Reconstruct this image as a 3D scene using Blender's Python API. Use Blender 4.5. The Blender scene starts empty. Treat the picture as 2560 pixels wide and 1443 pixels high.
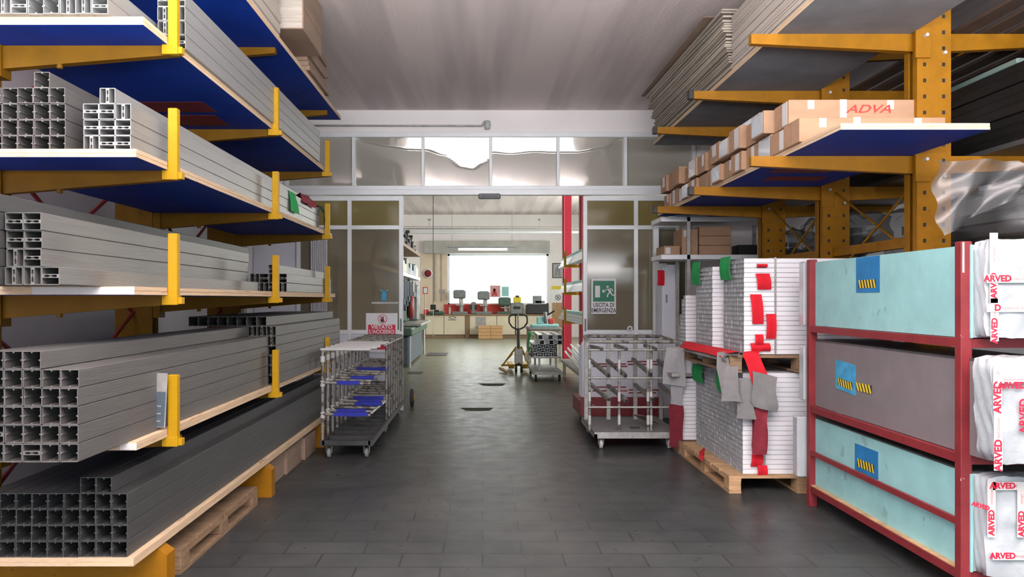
import bpy, bmesh, math, random
from mathutils import Vector, Matrix
R = random.Random(7)
PI = math.pi
S = bpy.context.scene
COL = S.collection

# ------------------------------------------------------------------ camera
CAMH = 1.6; F = 1990.0; VX = 1206.0; VY = 748.0
cam = bpy.data.cameras.new('camera'); camo = bpy.data.objects.new('camera', cam); COL.objects.link(camo)
camo.location = (0, 0, CAMH); camo.rotation_euler = (PI/2, 0, 0)
cam.sensor_width = 36; cam.lens = 36*F/2560
cam.shift_x = (1280-VX)/2560; cam.shift_y = (VY-721.5)/2560
cam.clip_start = .05; cam.clip_end = 300
S.camera = camo
# ------------------------------------------------------------------ world, light, exposure
W = bpy.data.worlds.new('world'); S.world = W; W.use_nodes = True
bg = W.node_tree.nodes['Background']; bg.inputs[0].default_value = (.86, .93, 1, 1); bg.inputs[1].default_value = 2.5
S.view_settings.view_transform = 'Standard'; S.view_settings.look = 'None'
S.view_settings.exposure = 0.20; S.view_settings.gamma = 1; S.view_settings.use_curve_mapping = False
def area(name, loc, rot, sx, sy, power, col=(1, 1, 1)):
    l = bpy.data.lights.new(name, 'AREA'); l.shape = 'RECTANGLE'; l.size = sx; l.size_y = sy; l.energy = power; l.color = col
    o = bpy.data.objects.new(name, l); COL.objects.link(o); o.location = loc; o.rotation_euler = rot
    return o
area('daylight_front_doorway', (2.2, -7.3, 2.05), (PI/2, 0, 0), 10.4, 3.9, 110, (.90, .95, 1))
area('daylight_far_window', (.65, 33.9, 2.5), (-PI/2, 0, 0), 4.2, 2.3, 90, (1, 1, .96))
area('fill_workshop_side', (5.7, 22, 3.3), (0, PI/2, 0), 2.6, 12, 700, (1, .99, .88))  # added fill from an unseen side, brightens the workshop
area('fill_low_upward', (1.5, -3.8, .05), (math.radians(180-28), 0, 0), 8.0, 5.0, 90, (.95, .96, 1))  # added upward fill low behind the camera, no such source built
area('fill_ceiling_uplight', (1.0, 0.3, 2.45), (math.radians(180-4), 0, 0), 6.5, 3.0, 1950, (1, .945, .935))  # added unseen uplight above the frame to brighten the ceiling

# ------------------------------------------------------------------ materials
def mat(name, col, rough=.6, metal=0, var=.12, vscale=3, stretch=(1, 1, 1), bump=0, bscale=60, spec=.5, col2=None, coat=0, speck=None):
    m = bpy.data.materials.new(name); m.use_nodes = True; nt = m.node_tree; b = nt.nodes['Principled BSDF']
    b.inputs['Roughness'].default_value = rough; b.inputs['Metallic'].default_value = metal
    b.inputs['Specular IOR Level'].default_value = spec; b.inputs['Coat Weight'].default_value = coat
    g = nt.nodes.new('ShaderNodeNewGeometry'); mp = nt.nodes.new('ShaderNodeMapping'); mp.inputs['Scale'].default_value = stretch
    nt.links.new(g.outputs['Position'], mp.inputs[0])
    n = nt.nodes.new('ShaderNodeTexNoise'); n.inputs['Scale'].default_value = vscale; n.inputs['Detail'].default_value = 5
    n.inputs['Roughness'].default_value = .6
    nt.links.new(mp.outputs[0], n.inputs['Vector'])
    r = nt.nodes.new('ShaderNodeValToRGB'); r.color_ramp.elements[0].position = .3; r.color_ramp.elements[1].position = .7
    c = col; c2 = col2 if col2 else [min(1, x*(1+var)) for x in c]; c1 = [x*(1-var) for x in c] if not col2 else c
    r.color_ramp.elements[0].color = (*c1, 1); r.color_ramp.elements[1].color = (*c2, 1)
    nt.links.new(n.outputs[0], r.inputs[0]); out = r.outputs[0]
    if speck:
        n3 = nt.nodes.new('ShaderNodeTexNoise'); n3.inputs['Scale'].default_value = speck[1]; n3.inputs['Detail'].default_value = 3
        nt.links.new(mp.outputs[0], n3.inputs['Vector'])
        r3 = nt.nodes.new('ShaderNodeValToRGB'); r3.color_ramp.elements[0].position = speck[2]; r3.color_ramp.elements[1].position = speck[2]+.03
        nt.links.new(n3.outputs[0], r3.inputs[0])
        mx = nt.nodes.new('ShaderNodeMix'); mx.data_type = 'RGBA'; mx.inputs[7].default_value = (*speck[0], 1)
        nt.links.new(r3.outputs[0], mx.inputs[0]); nt.links.new(out, mx.inputs[6]); out = mx.outputs[2]
    nt.links.new(out, b.inputs['Base Color'])
    if bump:
        n2 = nt.nodes.new('ShaderNodeTexNoise'); n2.inputs['Scale'].default_value = bscale; n2.inputs['Detail'].default_value = 3
        nt.links.new(mp.outputs[0], n2.inputs['Vector'])
        bp = nt.nodes.new('ShaderNodeBump'); bp.inputs['Strength'].default_value = bump; bp.inputs['Distance'].default_value = .01
        nt.links.new(n2.outputs[0], bp.inputs['Height']); nt.links.new(bp.outputs[0], b.inputs['Normal'])
    return m
M = {}
M['alu'] = mat('mill_aluminium', (.31, .325, .325), .42, .35, .07, 9, (6, .25, 6), .15, 30)
M['patch'] = mat('worn_tar_patch', (.055, .055, .045), .95, 0, .3, 9, spec=.1)
M['alu_raw'] = mat('raw_aluminium_cut', (.38, .40, .41), .5, .3, .1)
M['alu_bright'] = mat('bright_aluminium', (.70, .74, .78), .35, .3, .05)
M['alu_frame'] = mat('anodised_frame', (.82, .86, .89), .4, .1, .04)
M['dark_alu'] = mat('black_anodised', (.018, .019, .02), .35, .4, .3, 8, (5, .3, 5))
M['steel'] = mat('grey_steel', (.38, .38, .36), .45, .5, .25, 14)
M['worn'] = mat('worn_tube', (.26, .255, .235), .55, .2, .3, 22, (1, 1, 1), .1, 60, speck=((.10, .09, .08), 16, .55))
M['darksteel'] = mat('dark_steel', (.05, .052, .055), .5, .3, .3, 10)
M['yellow'] = mat('yellow_paint', (.43, .245, .001), .5, 0, .06, 12, spec=.3, speck=((.25, .14, .02), 45, .70))
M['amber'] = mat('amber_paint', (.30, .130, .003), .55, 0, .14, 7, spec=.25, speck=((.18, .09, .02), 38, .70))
M['amber_shaded'] = mat('shaded_amber_paint', (.165, .078, .001), .55, 0, .14, 7, spec=.2, speck=((.12, .06, .02), 38, .70))  # amber paint darkened, shade on the left rack put into the colour
M['alu_shaded'] = mat('shaded_aluminium', (.135, .135, .132), .5, .3, .10, 9, (6, .25, 6), .15, 30)  # darker aluminium copy, shade on lower and rear stacks painted in
M['alu_deep_shade'] = mat('deep_shade_aluminium', (.078, .082, .084), .5, .3, .12, 9, (6, .25, 6), .15, 30)  # darkest aluminium copy, deep shade of bottom shelf and rear stack painted in
M['alu_half_shade'] = mat('half_shade_aluminium', (.20, .205, .20), .45, .35, .08, 9, (6, .25, 6), .15, 30)  # aluminium copy with the third shelf's lighter shade painted in
M['ply'] = mat('plywood_edge', (.62, .47, .31), .75, 0, .15, 8, (3, .6, 40), speck=((.36, .23, .12), 5, .64))
M['blue'] = mat('blue_laminate', (.003, .036, .30), .6, 0, .2, 3, spec=.15, speck=((.10, .14, .25), 9, .735))
M['blue_red'] = mat('red_patch', (.16, .008, .016), .6, 0, .3, 6)
M['greylam'] = mat('grey_laminate', (.19, .205, .235), .6, 0, .15, 4, spec=.2)
M['white_tape'] = mat('white_tape', (.62, .62, .61), .5, 0, .05)
M['card'] = mat('cardboard', (.40, .25, .155), .8, 0, .10, 4, (1, 1, 3))
M['card_dark'] = mat('brown_cardboard', (.28, .20, .15), .8, 0, .15, 5, (1, .5, 4))
M['card_grey'] = mat('grey_cardboard', (.46, .42, .37), .8, 0, .22, 4, (.6, .25, 28))
M['card_edge'] = mat('grey_card_edge', (.40, .36, .30), .8, 0, .35, 3, (.6, .2, 45))
M['wood'] = mat('pallet_wood', (.50, .32, .17), .8, 0, .25, 5, (2, 2, 12), .2, 30)
M['wood_dark'] = mat('old_pallet_wood', (.26, .17, .10), .8, 0, .3, 5, (2, 2, 12), .2, 30)
M['pale_bar'] = mat('dull_green_bar', (.16, .24, .22), .6)
M['shutter'] = mat('shutter_grey', (.44, .44, .42), .6)
M['plank_dark'] = mat('dark_plank', (.06, .04, .03), .8, 0, .3, 5)
M['wood_orange'] = mat('orange_wood', (.60, .36, .17), .7, 0, .2, 4, (2, 2, 14))
M['white'] = mat('white_paint', (.74, .75, .78), .5, 0, .04)
M['white_coat'] = mat('white_powder_coat', (.78, .80, .84), .38, 0, .03)
M['white_gloss'] = mat('white_panel', (.72, .76, .84), .35, 0, .05)
M['black'] = mat('black_plastic', (.015, .015, .017), .45, 0, .2)
M['grey'] = mat('grey_plastic', (.22, .23, .24), .5, 0, .15)
M['redox'] = mat('red_oxide_paint', (.22, .022, .028), .5, 0, .16, 6, bump=.15, speck=((.55, .35, .32), 22, .73))
M['red'] = mat('red_felt', (.62, .008, .022), .9, 0, .12, 12, bump=.3)
M['red_rack'] = mat('red_rack_paint', (.40, .015, .04), .5, 0, .1)
M['darkred'] = mat('dark_red_felt', (.22, .02, .035), .9, 0, .2, 12, bump=.3)
M['green'] = mat('green_felt', (.012, .36, .09), .9, 0, .12, 12, bump=.3)
M['darkgreen'] = mat('dark_green_felt', (.008, .05, .03), .9, 0, .3, 12, bump=.3)
M['greyfelt'] = mat('grey_felt', (.20, .20, .20), .9, 0, .10, 18, bump=.3)
M['whitefelt'] = mat('white_felt', (.42, .43, .45), .9, 0, .07, 12, bump=.3)
M['bluefelt'] = mat('blue_felt', (.02, .03, .30), .9, 0, .15, 12, bump=.3)
M['cyan'] = mat('pale_green_sheet', (.30, .59, .59), .5, 0, .09, 5, (1, 1, 1), 0, spec=.3, speck=((.24, .46, .46), 7, .66))
M['greysheet'] = mat('grey_brown_sheet', (.205, .185, .195), .55, 0, .07, 5, spec=.3)
M['darksheet'] = mat('dark_sheet', (.06, .065, .07), .4, 0, .2, 5)
M['film'] = mat('white_film', (.46, .52, .55), .22, 0, .07, 6, bump=.7, bscale=14, coat=.5)
M['film_edge'] = mat('sheet_edges', (.46, .55, .56), .4, 0, .25, 3, (45, 1, .6), .3, 40)
M['bluepaper'] = mat('blue_paper', (.012, .19, .46), .5, 0, .2, 9)
M['lightblue'] = mat('light_blue_paper', (.05, .36, .62), .5, 0, .3, 12)
M['hazyellow'] = mat('hazard_yellow', (.75, .6, .03), .5, 0, .05)
M['redink'] = mat('red_ink', (.62, .015, .05), .6, 0, .05)
M['pinkink'] = mat('pale_red_ink', (.60, .33, .34), .6, 0, .05)
M['redprint'] = mat('red_print', (.55, .05, .04), .7, 0, .1)
M['inkblack'] = mat('black_ink', (.03, .03, .035), .6, 0, .05)
M['signgreen'] = mat('sign_green', (0, .20, .10), .4, 0, .03)
M['signred'] = mat('sign_red', (.68, .02, .06), .4, 0, .03)
M['signwhite'] = mat('sign_white', (.80, .82, .84), .4, 0, .02)
M['machgreen'] = mat('machine_green', (.06, .12, .09), .45, 0, .2, 8)
M['machblue'] = mat('machine_blue', (.07, .10, .13), .45, 0, .2, 8)
M['machgrey'] = mat('machine_grey', (.20, .22, .22), .45, .2, .2, 8)
M['cream'] = mat('cream_paint', (.72, .66, .50), .6, 0, .06)
M['peach'] = mat('peach_wall', (.72, .60, .46), .7, 0, .05, 2)
M['rubber'] = mat('rubber', (.03, .03, .03), .7, 0, .2)
M['nylon'] = mat('white_nylon', (.52, .53, .53), .4, 0, .05)
M['wall'] = mat('wall_plaster', (.90, .87, .875), .85, 0, .04, 1.2, bump=.15, bscale=40)
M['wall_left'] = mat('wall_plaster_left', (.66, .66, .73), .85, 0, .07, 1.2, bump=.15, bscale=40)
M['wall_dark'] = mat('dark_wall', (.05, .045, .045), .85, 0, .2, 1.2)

def ceil_mat():
    m = mat('ceiling_plaster', (.78, .705, .69), .85, 0, .06, .8, (1, .25, 1), .25, 30)
    nt = m.node_tree; b = nt.nodes['Principled BSDF']; src = b.inputs['Base Color'].links[0].from_socket
    g = nt.nodes.new('ShaderNodeNewGeometry'); mp = nt.nodes.new('ShaderNodeMapping'); mp.inputs['Scale'].default_value = (1.9, .10, 1)
    nt.links.new(g.outputs['Position'], mp.inputs[0])
    n = nt.nodes.new('ShaderNodeTexNoise'); n.inputs['Scale'].default_value = 1.5; n.inputs['Detail'].default_value = 2
    nt.links.new(mp.outputs[0], n.inputs['Vector'])
    r = nt.nodes.new('ShaderNodeValToRGB'); r.color_ramp.elements[0].position = .40; r.color_ramp.elements[1].position = .56
    r.color_ramp.elements[0].color = (.80, .80, .81, 1); r.color_ramp.elements[1].color = (1, 1, 1, 1)
    nt.links.new(n.outputs[0], r.inputs[0])
    mx = nt.nodes.new('ShaderNodeMix'); mx.data_type = 'RGBA'; mx.blend_type = 'MULTIPLY'; mx.inputs[0].default_value = 1
    nt.links.new(src, mx.inputs[6]); nt.links.new(r.outputs[0], mx.inputs[7]); nt.links.new(mx.outputs[2], b.inputs['Base Color'])
    return m
M['ceil'] = ceil_mat()

def floor_mat():
    m = bpy.data.materials.new('floor_tiles'); m.use_nodes = True; nt = m.node_tree; b = nt.nodes['Principled BSDF']; L = nt.links.new
    g = nt.nodes.new('ShaderNodeNewGeometry')
    br = nt.nodes.new('ShaderNodeTexBrick'); br.inputs['Scale'].default_value = 1
    br.inputs['Brick Width'].default_value = .50; br.inputs['Row Height'].default_value = .25; br.inputs['Mortar Size'].default_value = .007
    br.inputs['Color1'].default_value = (.85, .85, .85, 1); br.inputs['Color2'].default_value = (1, 1, 1, 1); br.inputs['Mortar'].default_value = (.55, .55, .55, 1)
    L(g.outputs['Position'], br.inputs['Vector'])
    n = nt.nodes.new('ShaderNodeTexNoise'); n.inputs['Scale'].default_value = 1.1; n.inputs['Detail'].default_value = 7; n.inputs['Roughness'].default_value = .65
    L(g.outputs['Position'], n.inputs['Vector'])
    r = nt.nodes.new('ShaderNodeValToRGB'); r.color_ramp.elements[0].position = .3; r.color_ramp.elements[1].position = .72
    r.color_ramp.elements[0].color = (.040, .044, .046, 1); r.color_ramp.elements[1].color = (.074, .079, .078, 1)
    L(n.outputs[0], r.inputs[0])
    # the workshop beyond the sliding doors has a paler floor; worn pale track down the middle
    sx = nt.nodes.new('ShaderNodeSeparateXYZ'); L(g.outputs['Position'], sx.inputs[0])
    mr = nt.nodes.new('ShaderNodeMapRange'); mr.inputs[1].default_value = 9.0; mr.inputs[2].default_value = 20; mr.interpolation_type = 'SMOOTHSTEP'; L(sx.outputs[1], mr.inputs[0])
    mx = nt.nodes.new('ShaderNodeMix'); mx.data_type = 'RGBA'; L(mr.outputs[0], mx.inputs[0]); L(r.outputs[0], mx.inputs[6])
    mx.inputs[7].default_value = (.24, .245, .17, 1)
    m2 = nt.nodes.new('ShaderNodeMix'); m2.data_type = 'RGBA'; m2.blend_type = 'MULTIPLY'; m2.inputs[0].default_value = .9
    L(mx.outputs[2], m2.inputs[6]); L(br.outputs[0], m2.inputs[7]); L(m2.outputs[2], b.inputs['Base Color'])
    n2 = nt.nodes.new('ShaderNodeTexNoise'); n2.inputs['Scale'].default_value = 5; n2.inputs['Detail'].default_value = 6
    L(g.outputs['Position'], n2.inputs['Vector'])
    mr2 = nt.nodes.new('ShaderNodeMapRange'); mr2.inputs[3].default_value = .20; mr2.inputs[4].default_value = .44; b.inputs['Specular IOR Level'].default_value = .10; L(n2.outputs[0], mr2.inputs[0]); L(mr2.outputs[0], b.inputs['Roughness'])
    bp = nt.nodes.new('ShaderNodeBump'); bp.inputs['Strength'].default_value = .22; bp.inputs['Distance'].default_value = .003
    ad = nt.nodes.new('ShaderNodeMath'); ad.operation = 'ADD'; L(br.outputs[0], ad.inputs[0]); L(n2.outputs[0], ad.inputs[1])
    L(ad.outputs[0], bp.inputs['Height']); L(bp.outputs[0], b.inputs['Normal'])
    return m
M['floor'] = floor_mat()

def sheer(name, tint, dif, gloss, rough, fac_g, fac_d):
    m = bpy.data.materials.new(name); m.use_nodes = True; nt = m.node_tree; nt.nodes.remove(nt.nodes['Principled BSDF']); L = nt.links.new
    t = nt.nodes.new('ShaderNodeBsdfTransparent'); t.inputs[0].default_value = (*tint, 1)
    d = nt.nodes.new('ShaderNodeBsdfDiffuse'); d.inputs[0].default_value = (*dif, 1)
    g = nt.nodes.new('ShaderNodeBsdfGlossy'); g.inputs[0].default_value = (*gloss, 1); g.inputs[1].default_value = rough
    a = nt.nodes.new('ShaderNodeMixShader'); a.inputs[0].default_value = fac_d; L(t.outputs[0], a.inputs[1]); L(d.outputs[0], a.inputs[2])
    b = nt.nodes.new('ShaderNodeMixShader'); b.inputs[0].default_value = fac_g; L(a.outputs[0], b.inputs[1]); L(g.outputs[0], b.inputs[2])
    L(b.outputs[0], nt.nodes['Material Output'].inputs[0])
    return m
M['pane_top'] = sheer('bowed_plastic_pane', (.5, .48, .42), (.66, .65, .58), (.95, .93, .92), .05, .40, .8)
M['pane_door'] = sheer('tinted_plastic_pane', (.40, .36, .26), (.33, .30, .22), (.8, .8, .8), .10, .07, .5)
M['pane_olive'] = sheer('olive_plastic_pane', (.42, .36, .15), (.34, .29, .12), (.8, .8, .8), .10, .08, .6)
M['wrap'] = sheer('clear_plastic_film', (.84, .86, .86), (.30, .31, .32), (.9, .9, .9), .22, .035, .16)
M['clear'] = sheer('clear_glass', (.96, .97, .96), (.5, .5, .5), (.9, .9, .9), .02, .04, .01)
M['curtain'] = sheer('strip_curtain', (.7, .7, .72), (.62, .62, .66), (.8, .8, .8), .2, .15, .7)
def emis(name, c, s):
    m = bpy.data.materials.new(name); m.use_nodes = True; b = m.node_tree.nodes['Principled BSDF']
    b.inputs['Base Color'].default_value = (*c, 1); b.inputs['Emission Color'].default_value = (*c, 1); b.inputs['Emission Strength'].default_value = s
    return m
M['lamp'] = emis('lit_tube', (.9, 1, .8), 2.2)

# ------------------------------------------------------------------ helpers
ORG = {}
def PX(px, Y): return (px-VX)*Y/F
def PZ(py, Y): return CAMH-(py-VY)*Y/F
def tag(o, label, cat, group=None, kind=None):
    if label: o['label'] = label
    if cat: o['category'] = cat
    if group: o['group'] = group
    if kind: o['kind'] = kind
    return o
def empty(name, loc, label=None, cat=None, group=None):
    o = bpy.data.objects.new(name, None); COL.objects.link(o); o.location = loc; o.empty_display_size = .1
    ORG[o.name] = Vector(loc); tag(o, label, cat, group); return o
def mats(o, m): o.data.materials.clear(); o.data.materials.append(M[m])
class MB:
    def __init__(s): s.v = []; s.f = []; s.sm = []
    def add(s, vs, fs, smooth=False):
        k = len(s.v); s.v += [Vector(v) for v in vs]
        s.f += [tuple(i+k for i in f) for f in fs]; s.sm += [smooth]*len(fs); return s
    def box(s, x0, x1, y0, y1, z0, z1):
        x0, x1 = sorted((x0, x1)); y0, y1 = sorted((y0, y1)); z0, z1 = sorted((z0, z1))
        v = [(x, y, z) for z in (z0, z1) for y in (y0, y1) for x in (x0, x1)]
        return s.add(v, [(0, 2, 3, 1), (4, 5, 7, 6), (0, 1, 5, 4), (2, 6, 7, 3), (0, 4, 6, 2), (1, 3, 7, 5)])
    def cbox(s, x0, x1, y0, y1, z0, z1, c=.004):      # chamfered box along the vertical edges and rim
        x0, x1 = sorted((x0, x1)); y0, y1 = sorted((y0, y1)); z0, z1 = sorted((z0, z1))
        c = min(c, (x1-x0)*.3, (y1-y0)*.3, (z1-z0)*.3)
        v = []; 
        for z, i in ((z0, c), (z0+c, 0), (z1-c, 0), (z1, c)):
            v += [(x0+c+i, y0+i, z), (x1-c-i, y0+i, z), (x1-i, y0+c+i, z), (x1-i, y1-c-i, z), (x1-c-i, y1-i, z), (x0+c+i, y1-i, z), (x0+i, y1-c-i, z), (x0+i, y0+c+i, z)]
        f = [tuple(range(7, -1, -1)), tuple(range(24, 32))]
        for r in range(3):
            for k in range(8): f.append((r*8+k, r*8+(k+1) % 8, r*8+8+(k+1) % 8, r*8+8+k))
        return s.add(v, f)
    def tube(s, a, b, r, n=10, r2=None):
        a = Vector(a); b = Vector(b); d = (b-a).normalized(); u = d.orthogonal().normalized(); w = d.cross(u); r2 = r if r2 is None else r2
        v = [a+(u*math.cos(2*PI*k/n)+w*math.sin(2*PI*k/n))*r for k in range(n)]+[b+(u*math.cos(2*PI*k/n)+w*math.sin(2*PI*k/n))*r2 for k in range(n)]
        s.add(v, [(k, (k+1) % n, n+(k+1) % n, n+k) for k in range(n)], n > 6)
        s.add(v, [tuple(range(n-1, -1, -1)), tuple(range(n, 2*n))]); return s
    def path(s, pts, r, n=8):
        for a, b in zip(pts, pts[1:]): s.tube(a, b, r, n)
        return s
    def bar(s, a, b, w, h=None):          # square bar between two points
        a = Vector(a); b = Vector(b); h = h or w; d = (b-a).normalized()
        up = Vector((0, 0, 1)) if abs(d.z) < .95 else Vector((0, 1, 0))
        u = d.cross(up).normalized()*w/2; q = u.cross(d).normalized()*h/2
        v = [p+i*u+j*q for p in (a, b) for i, j in ((-1, -1), (1, -1), (1, 1), (-1, 1))]
        return s.add(v, [(0, 3, 2, 1), (4, 5, 6, 7), (0, 1, 5, 4), (1, 2, 6, 5), (2, 3, 7, 6), (3, 0, 4, 7)])
    def prism(s, poly, axis, a, b):       # poly of 2D points; axis 0 -> (y,z), 1 -> (x,z), 2 -> (x,y)
        def mk(p, t): return (t, p[0], p[1]) if axis == 0 else ((p[0], t, p[1]) if axis == 1 else (p[0], p[1], t))
        n = len(poly); v = [mk(p, a) for p in poly]+[mk(p, b) for p in poly]
        return s.add(v, [tuple(range(n)), tuple(range(2*n-1, n-1, -1))]+[(k, n+k, n+(k+1) % n, (k+1) % n) for k in range(n)])
    def lathe(s, c, prof, axis=2, n=20):  # prof: (r, t)
        v = []
        for r, t in prof:
            for k in range(n):
                p = [0, 0, 0]; p[axis] = t; p[(axis+1) % 3] = r*math.cos(2*PI*k/n); p[(axis+2) % 3] = r*math.sin(2*PI*k/n)
                v.append(Vector(p)+Vector(c))
        f = [(i*n+k, i*n+(k+1) % n, (i+1)*n+(k+1) % n, (i+1)*n+k) for i in range(len(prof)-1) for k in range(n)]
        s.add(v, f, True); return s.add(v, [tuple(range(n)), tuple(range((len(prof)-1)*n, len(prof)*n))])
    def sheet(s, fn, nu, nv, th=.003, nrm=(1, 0, 0)):   # thickened grid sheet
        nr = Vector(nrm)*th; g = [Vector(fn(u/nu, v/nv)) for v in range(nv+1) for u in range(nu+1)]
        w = nu+1; N = len(g); vs = g+[p+nr for p in g]; f = []
        for j in range(nv):
            for i in range(nu):
                a = j*w+i; f.append((a, a+1, a+w+1, a+w)); f.append((N+a, N+a+w, N+a+w+1, N+a+1))
        vs = vs+vs; rim = [i for i in range(w)]+[j*w+nu for j in range(1, nv+1)]+[nv*w+i for i in range(nu-1, -1, -1)]+[j*w for j in range(nv-1, 0, -1)]
        k0 = len(f)
        for a, b in zip(rim, rim[1:]+rim[:1]): f.append((2*N+a, 3*N+a, 3*N+b, 2*N+b))
        s.add(vs, f, True); s.sm[-(len(f)-k0):] = [False]*(len(f)-k0); return s
    def build(s, name, m, parent=None, label=None, cat=None, group=None, kind=None, fix=True):
        vs = s.v; me = bpy.data.meshes.new(name)
        if parent is not None: org = ORG[parent.name]
        else:
            lo = [min(v[i] for v in vs) for i in range(3)]; hi = [max(v[i] for v in vs) for i in range(3)]
            org = Vector(((lo[0]+hi[0])/2, (lo[1]+hi[1])/2, lo[2]))
        me.from_pydata([tuple(v-org) for v in vs], [], s.f)
        me.polygons.foreach_set('use_smooth', s.sm)
        if fix:
            bm = bmesh.new(); bm.from_mesh(me); bmesh.ops.recalc_face_normals(bm, faces=bm.faces); bm.to_mesh(me); bm.free()
        me.materials.append(M[m])
        o = bpy.data.objects.new(name, me); COL.objects.link(o)
        if parent is not None: o.parent = parent
        else: o.location = org
        ORG[o.name] = org
        tag(o, label, cat, group, kind); return o
def copy_tree(o, parent=None, delta=(0, 0, 0)):
    c = o.copy(); COL.objects.link(c)
    if parent is not None: c.parent = parent; ORG[c.name] = ORG[parent.name]
    else: c.location = o.location+Vector(delta); ORG[c.name] = c.location.copy()
    for ch in [x for x in o.children]: copy_tree(ch, c)
    return c
def text(name, body, size, loc, rot, m, parent=None, extr=.0006, align='CENTER', bold=0, shear=0, sx=1):
    cu = bpy.data.curves.new(name, 'FONT'); cu.body = body; cu.size = size; cu.extrude = extr; cu.align_x = align; cu.align_y = 'CENTER'
    cu.offset = bold; cu.shear = shear; cu.resolution_u = 3
    tmp = bpy.data.objects.new(name, cu); me = bpy.data.meshes.new_from_object(tmp); bpy.data.objects.remove(tmp)
    me.materials.clear(); me.materials.append(M[m]); o = bpy.data.objects.new(name, me); COL.objects.link(o)
    o.location = loc if parent is None else Vector(loc)-ORG[parent.name]; o.rotation_euler = rot; o.scale = (sx, 1, 1)
    if parent is not None: o.parent = parent
    return o
FRONT = (PI/2, 0, 0)            # text facing the camera (towards -Y)
ORD = ['bottom', 'second', 'third', 'fourth', 'fifth', 'sixth', 'seventh', 'eighth', 'ninth', 'tenth', 'eleventh', 'twelfth', 'thirteenth', 'fourteenth',
       'fifteenth', 'sixteenth', 'seventeenth', 'eighteenth', 'nineteenth', 'twentieth', 'twenty-first', 'twenty-second']
ORN = ['first']+ORD[1:]

# ------------------------------------------------------------------ setting
YD = 11.5      # door wall
HC = 4.33
def st(name, mb, m, **k): return mb.build(name, m, kind='structure', **k)
st('floor', MB().box(-9, 9, -10, 34.2, -.1, 0), 'floor')
st('ceiling', MB().box(-3.6, 8.2, -7.2, YD+.2, HC, HC+.12), 'ceil')
st('ceiling_workshop', MB().box(-6.2, 6.2, YD+.2, 33.9, 5.15, 5.3), 'ceil')
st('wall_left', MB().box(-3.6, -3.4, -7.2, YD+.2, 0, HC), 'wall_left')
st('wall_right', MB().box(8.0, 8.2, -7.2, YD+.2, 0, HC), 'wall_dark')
b = MB(); b.box(-3.6, -2.9, -7.2, -7.0, 0, HC); b.box(7.4, 8.2, -7.2, -7.0, 0, HC); b.box(-2.9, 7.4, -7.2, -7.0, 4.0, HC)
st('wall_front', b, 'wall')
b = MB(); b.box(-3.4, 8.0, YD, YD+.2, 4.0, HC); b.box(-3.4, -2.83, YD, YD+.2, 0, 4.0); b.box(3.05, 8.0, YD, YD+.2, 0, 4.0)
b.box(2.55, 3.05, YD, YD+.2, 0, 3.06); b.box(-2.83, -2.42, YD, YD+.2, 0, 3.06); b.box(-6.2, -3.4, YD, YD+.2, 0, 5.15); b.box(-3.4, 6.2, YD, YD+.2, HC, 5.15)
st('wall_doors', b, 'wall')
b = MB(); YB = 33.5
b.box(-6.2, -1.46, YB, YB+.2, 0, 5.15); b.box(2.78, 6.2, YB, YB+.2, 0, 5.15); b.box(-1.46, 2.78, YB, YB+.2, 3.5, 5.15); b.box(-1.46, 2.78, YB, YB+.2, 0, 1.35)
st('wall_back', b, 'wall')
st('wall_workshop_left', MB().box(-6.2, -6.0, YD+.2, YB, 0, 5.15), 'wall')
b = MB(); b.box(6.0, 6.2, YD+.2, 15.8, 0, 5.15); b.box(6.0, 6.2, 28.2, YB, 0, 5.15); b.box(6.0, 6.2, 15.8, 28.2, 0, 1.9); b.box(6.0, 6.2, 15.8, 28.2, 4.7, 5.15)
st('wall_workshop_right', b, 'wall')
st('trim_1', MB().box(-2.6, -1.47, YB-.02, YB, 0, 3.5), 'peach')
b = MB(); b.box(-1.46, 2.78, YB+.02, YB+.10, 1.35, 1.43); b.box(-1.46, 2.78, YB+.02, YB+.10, 3.42, 3.5)
for x in (-1.46, 2.70): b.box(x, x+.08, YB+.02, YB+.10, 1.35, 3.5)
w3 = st('window_2', b, 'alu_frame')
MB().box(-1.40, 2.72, YB+.055, YB+.065, 1.42, 3.43).build('pane', 'clear', w3)

# transom window above the doors
XS = [-2.83, -1.855, -.855, .12, 1.09, 2.06, 3.05]
b = MB(); b.cbox(-2.83, 3.05, YD-.07, YD+.08, 3.93, 4.0); b.cbox(-2.83, 3.05, YD-.07, YD+.08, 3.17, 3.23)
for x in XS: b.cbox(x-.022, x+.022, YD-.06, YD+.06, 3.23, 3.93)
win = st('window_1', b, 'alu_frame')
def wave(X):      # where the bow of the sheets sets in, as the photo's bright edge runs
    P = [(-2.9, 4.2), (-1.95, 4.05), (-1.7, 3.86), (-1.35, 3.80), (-1.05, 3.76), (-.82, 3.755), (-.55, 3.68), (-.30, 3.50), (-.14, 3.475), (.02, 3.56), (.16, 3.72), (.40, 3.70), (.75, 3.73), (1.05, 3.72), (1.35, 3.72), (1.75, 3.78), (2.0, 3.90), (2.3, 4.1), (3.2, 4.3)]
    for a, c in zip(P, P[1:]):
        if X <= c[0]: t = (X-a[0])/(c[0]-a[0]); t = t*t*(3-2*t); return a[1]+(c[1]-a[1])*t
    return 4.3
for a, c in zip(XS, XS[1:]):
    def fn(u, v, a=a, c=c):
        X = a+.02+(c-a-.04)*u; Z = 3.225+.71*v; t = Z-wave(X)
        k_ = min(1, max(0, (t+.008)/.016)); off = .115*(Z-3.64)*k_*k_*(3-2*k_)
        return (X, YD+.0-off-.004*math.sin(3*u+2*v), Z)
    MB().sheet(fn, 40, 100, .004, (0, 1, 0)).build('pane', 'pane_top', win)
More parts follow.
